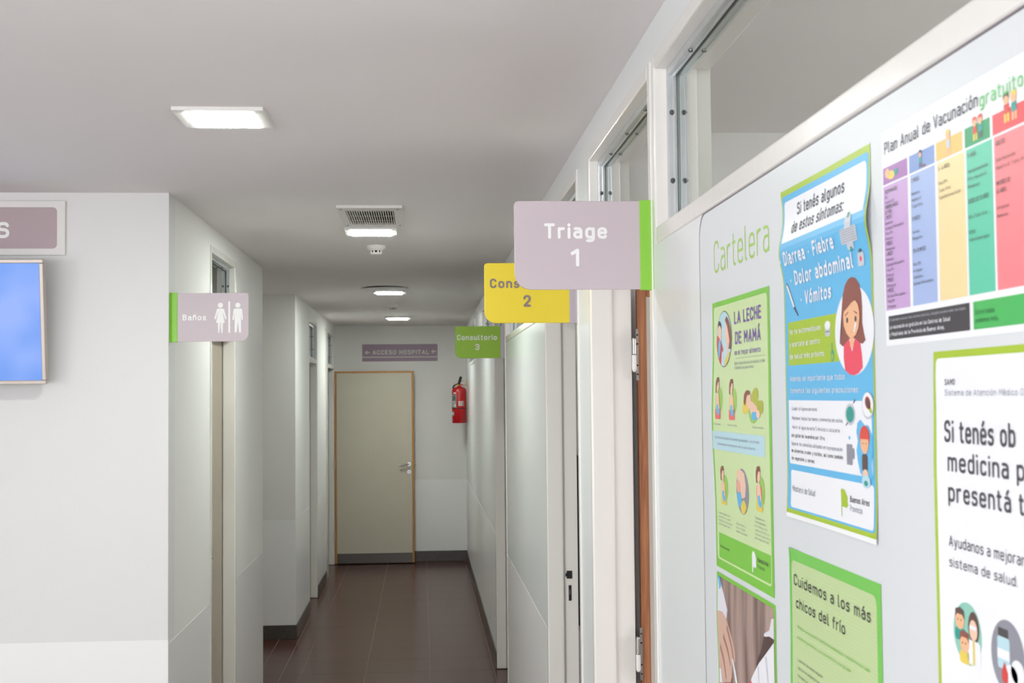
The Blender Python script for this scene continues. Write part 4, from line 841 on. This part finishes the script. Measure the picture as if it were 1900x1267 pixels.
for k, (a, b, c0, c1) in enumerate(cols):
    z = 1.9585
    for t, hd in tx[k]:
        if t: T(t, b-.006, max(a+.004, b-.006-len(t)*(.0024 if hd else .0021)), z, z+(.0042 if hd else .0034), DG, .13 if hd else .11, n=1, caps=False)
        z -= .0053 if k == 0 else .0062 if k == 1 else .0066
def kid(cy, z, hair, top, leg, s=1.): 
    pr.cur = 'figure_%d' % round(cy*1000)
    I(rrect(cy-.004*s, cy+.004*s, z+.006*s, z+.013*s, .0015), 3, top); I(rrect(cy-.004*s, cy-.0008, z, z+.007*s, .0008), 2, leg); I(rrect(cy+.0008, cy+.004*s, z, z+.007*s, .0008), 2, leg)
    I(ell(cy, z+.0165*s, .0042*s, .004*s, 14), 4, SK); I([(cy+.0045*s, z+.016*s), (cy+.004*s, z+.0205*s), (cy, z+.0218*s), (cy-.004*s, z+.0205*s), (cy-.0045*s, z+.016*s), (cy-.002*s, z+.0185*s), (cy+.002*s, z+.0185*s)], 5, hair)
pr.cur = 'baby_picture'
I(ell(1.238, 1.976, .010, .0045, 16, .1), 2, YE); I(ell(1.247, 1.979, .006, .005, 14), 3, SK); I(ell(1.224, 1.977, .005, .0035, 12), 3, TE)
kid(1.163, 1.9695, NV, TE, NV, .8); I(ell(1.155, 1.9705, .004, .0015, 10), 3, BR); kid(1.099, 1.970, YE, LG, SK, 1.05); kid(1.044, 1.9715, OR, RD, YE, .95); kid(1.033, 1.9715, OR, TE, DG, .95); kid(.985, 1.9745, DB, RD, YE, 1.15); kid(.972, 1.974, YE, TE, SK, 1.1)
pr.poly('black_box', rrect(1.0635, 1.254, 1.810, 1.834, (0, .002, .0, .0)), 1, P('charcoal', '#3c3739')); pr.rect('green_box', .878, 1.0565, 1.810, 1.834, 1, P('box_green', '#45b757'))
T('El Calendario nacional tiene vacunas gratuitas y obligatorias para todas las etapas', 1.250, 1.070, 1.8285, 1.8312, LG, .12, n=1, caps=False)
T('La vacunación es gratuita en los Centros de Salud', 1.250, 1.103, 1.8205, 1.8248, WH, .16, n=1, caps=False); T('y Hospitales de la Provincia de Buenos Aires.', 1.250, 1.115, 1.8135, 1.8178, WH, .16, n=1, caps=False)
T('Entre todos', 1.051, 1.015, 1.8225, 1.827, P('deep_green', '#1f6b3a'), .14, n=1, caps=False); T('podemos más.', 1.051, 1.008, 1.8155, 1.820, MATS['print_deep_green'], .14, n=1, caps=False)
pr.build()

# large white poster at the right edge
def ws(y, z): return .0022*max(0, min(1, (y-1.08)/.064))*min(1, max(0, (1.79-z)/.1))+.0012*bump(y, z, 1.13, 1.77, .01, .02)
e = tag(empty('poster', (XR, .98, 1.372)), 'lime-bordered white poster with big dark heading beginning Si tenés, at the right edge', 'poster')
pr = Print(e, ws); T = lambda *a, **k: pr.text('lettering', *a, **k); I = lambda pts, l, m: pr.poly('illustration', pts, l, m)
pr.rect('paper', .812, 1.144, 1.372, 1.794, 0, OL); pr.poly('white_panel', rrect(.820, 1.1375, 1.380, 1.7875, .006), 1, WH)
T('SAMO', 1.117, 1.096, 1.763, 1.7685, DG, .15, n=2); T('Sistema de Atención Médico Organizada', 1.117, .918, 1.7535, 1.759, GY, .11, n=2)
T('Si tenés ob', 1.1195, .984, 1.7115, 1.7315, DG, .145); T('medicina p', 1.1135, .970, 1.6855, 1.7035, DG, .145); T('presentá t', 1.1135, .972, 1.6585, 1.6765, DG, .145)
T('Ayudanos a mejorar el', 1.1145, .955, 1.6185, 1.6285, DG, .11, n=3); T('sistema de salud.', 1.1145, .986, 1.6005, 1.6095, DG, .11, n=3)
pr.cur = 'family_and_doctor_picture'
I(ell(1.083, 1.546, .0275, .027, 32), 2, P('mint', '#8fc9b6')); 
for (y, z, h, c) in ((1.097, 1.556, DB, TE), (1.089, 1.537, BR, YE)):
    I(ell(y, z, .0085, .0085, 18), 5, SK); I([(y+.009, z+.001), (y+.008, z+.009), (y, z+.011), (y-.008, z+.009), (y-.009, z+.001), (y-.005, z+.005), (y+.005, z+.005)], 6, h); I(rrect(y-.010, y+.010, z-.018, z-.007, .004), 4, c)
    for q in (-.003, .003): I(ell(y+q, z, .0009, .0009, 8), 7, DG)
I(ell(1.071, 1.553, .011, .014, 20), 3, DB); I(ell(1.071, 1.551, .008, .009, 18), 5, SKP); I(rrect(1.058, 1.084, 1.521, 1.542, .004), 4, WH); I(rrect(1.069, 1.073, 1.521, 1.542, .001), 5, YE); I(rrect(1.064, 1.078, 1.5515, 1.555, .0015), 6, WH)
pr.cur = 'medicine_picture'
I(ell(1.008, 1.541, .030, .030, 32), 2, P('circle_grey', '#8f8f99')); I(rrect(1.004, 1.026, 1.530, 1.556, .003), 3, LB); I(rrect(1.006, 1.024, 1.556, 1.563, .001), 4, DG); I(rrect(1.004, 1.026, 1.538, 1.546, .0), 4, WH)
I(ell(1.002, 1.527, .012, .009, 18), 5, WH); I(ell(.990, 1.532, .012, .010, 18), 5, WH); I([(1.013, 1.5365), (1.018, 1.528), (1.018, 1.522), (1.013, 1.518), (1.007, 1.521), (1.007, 1.528)], 6, RD)
pr.build()
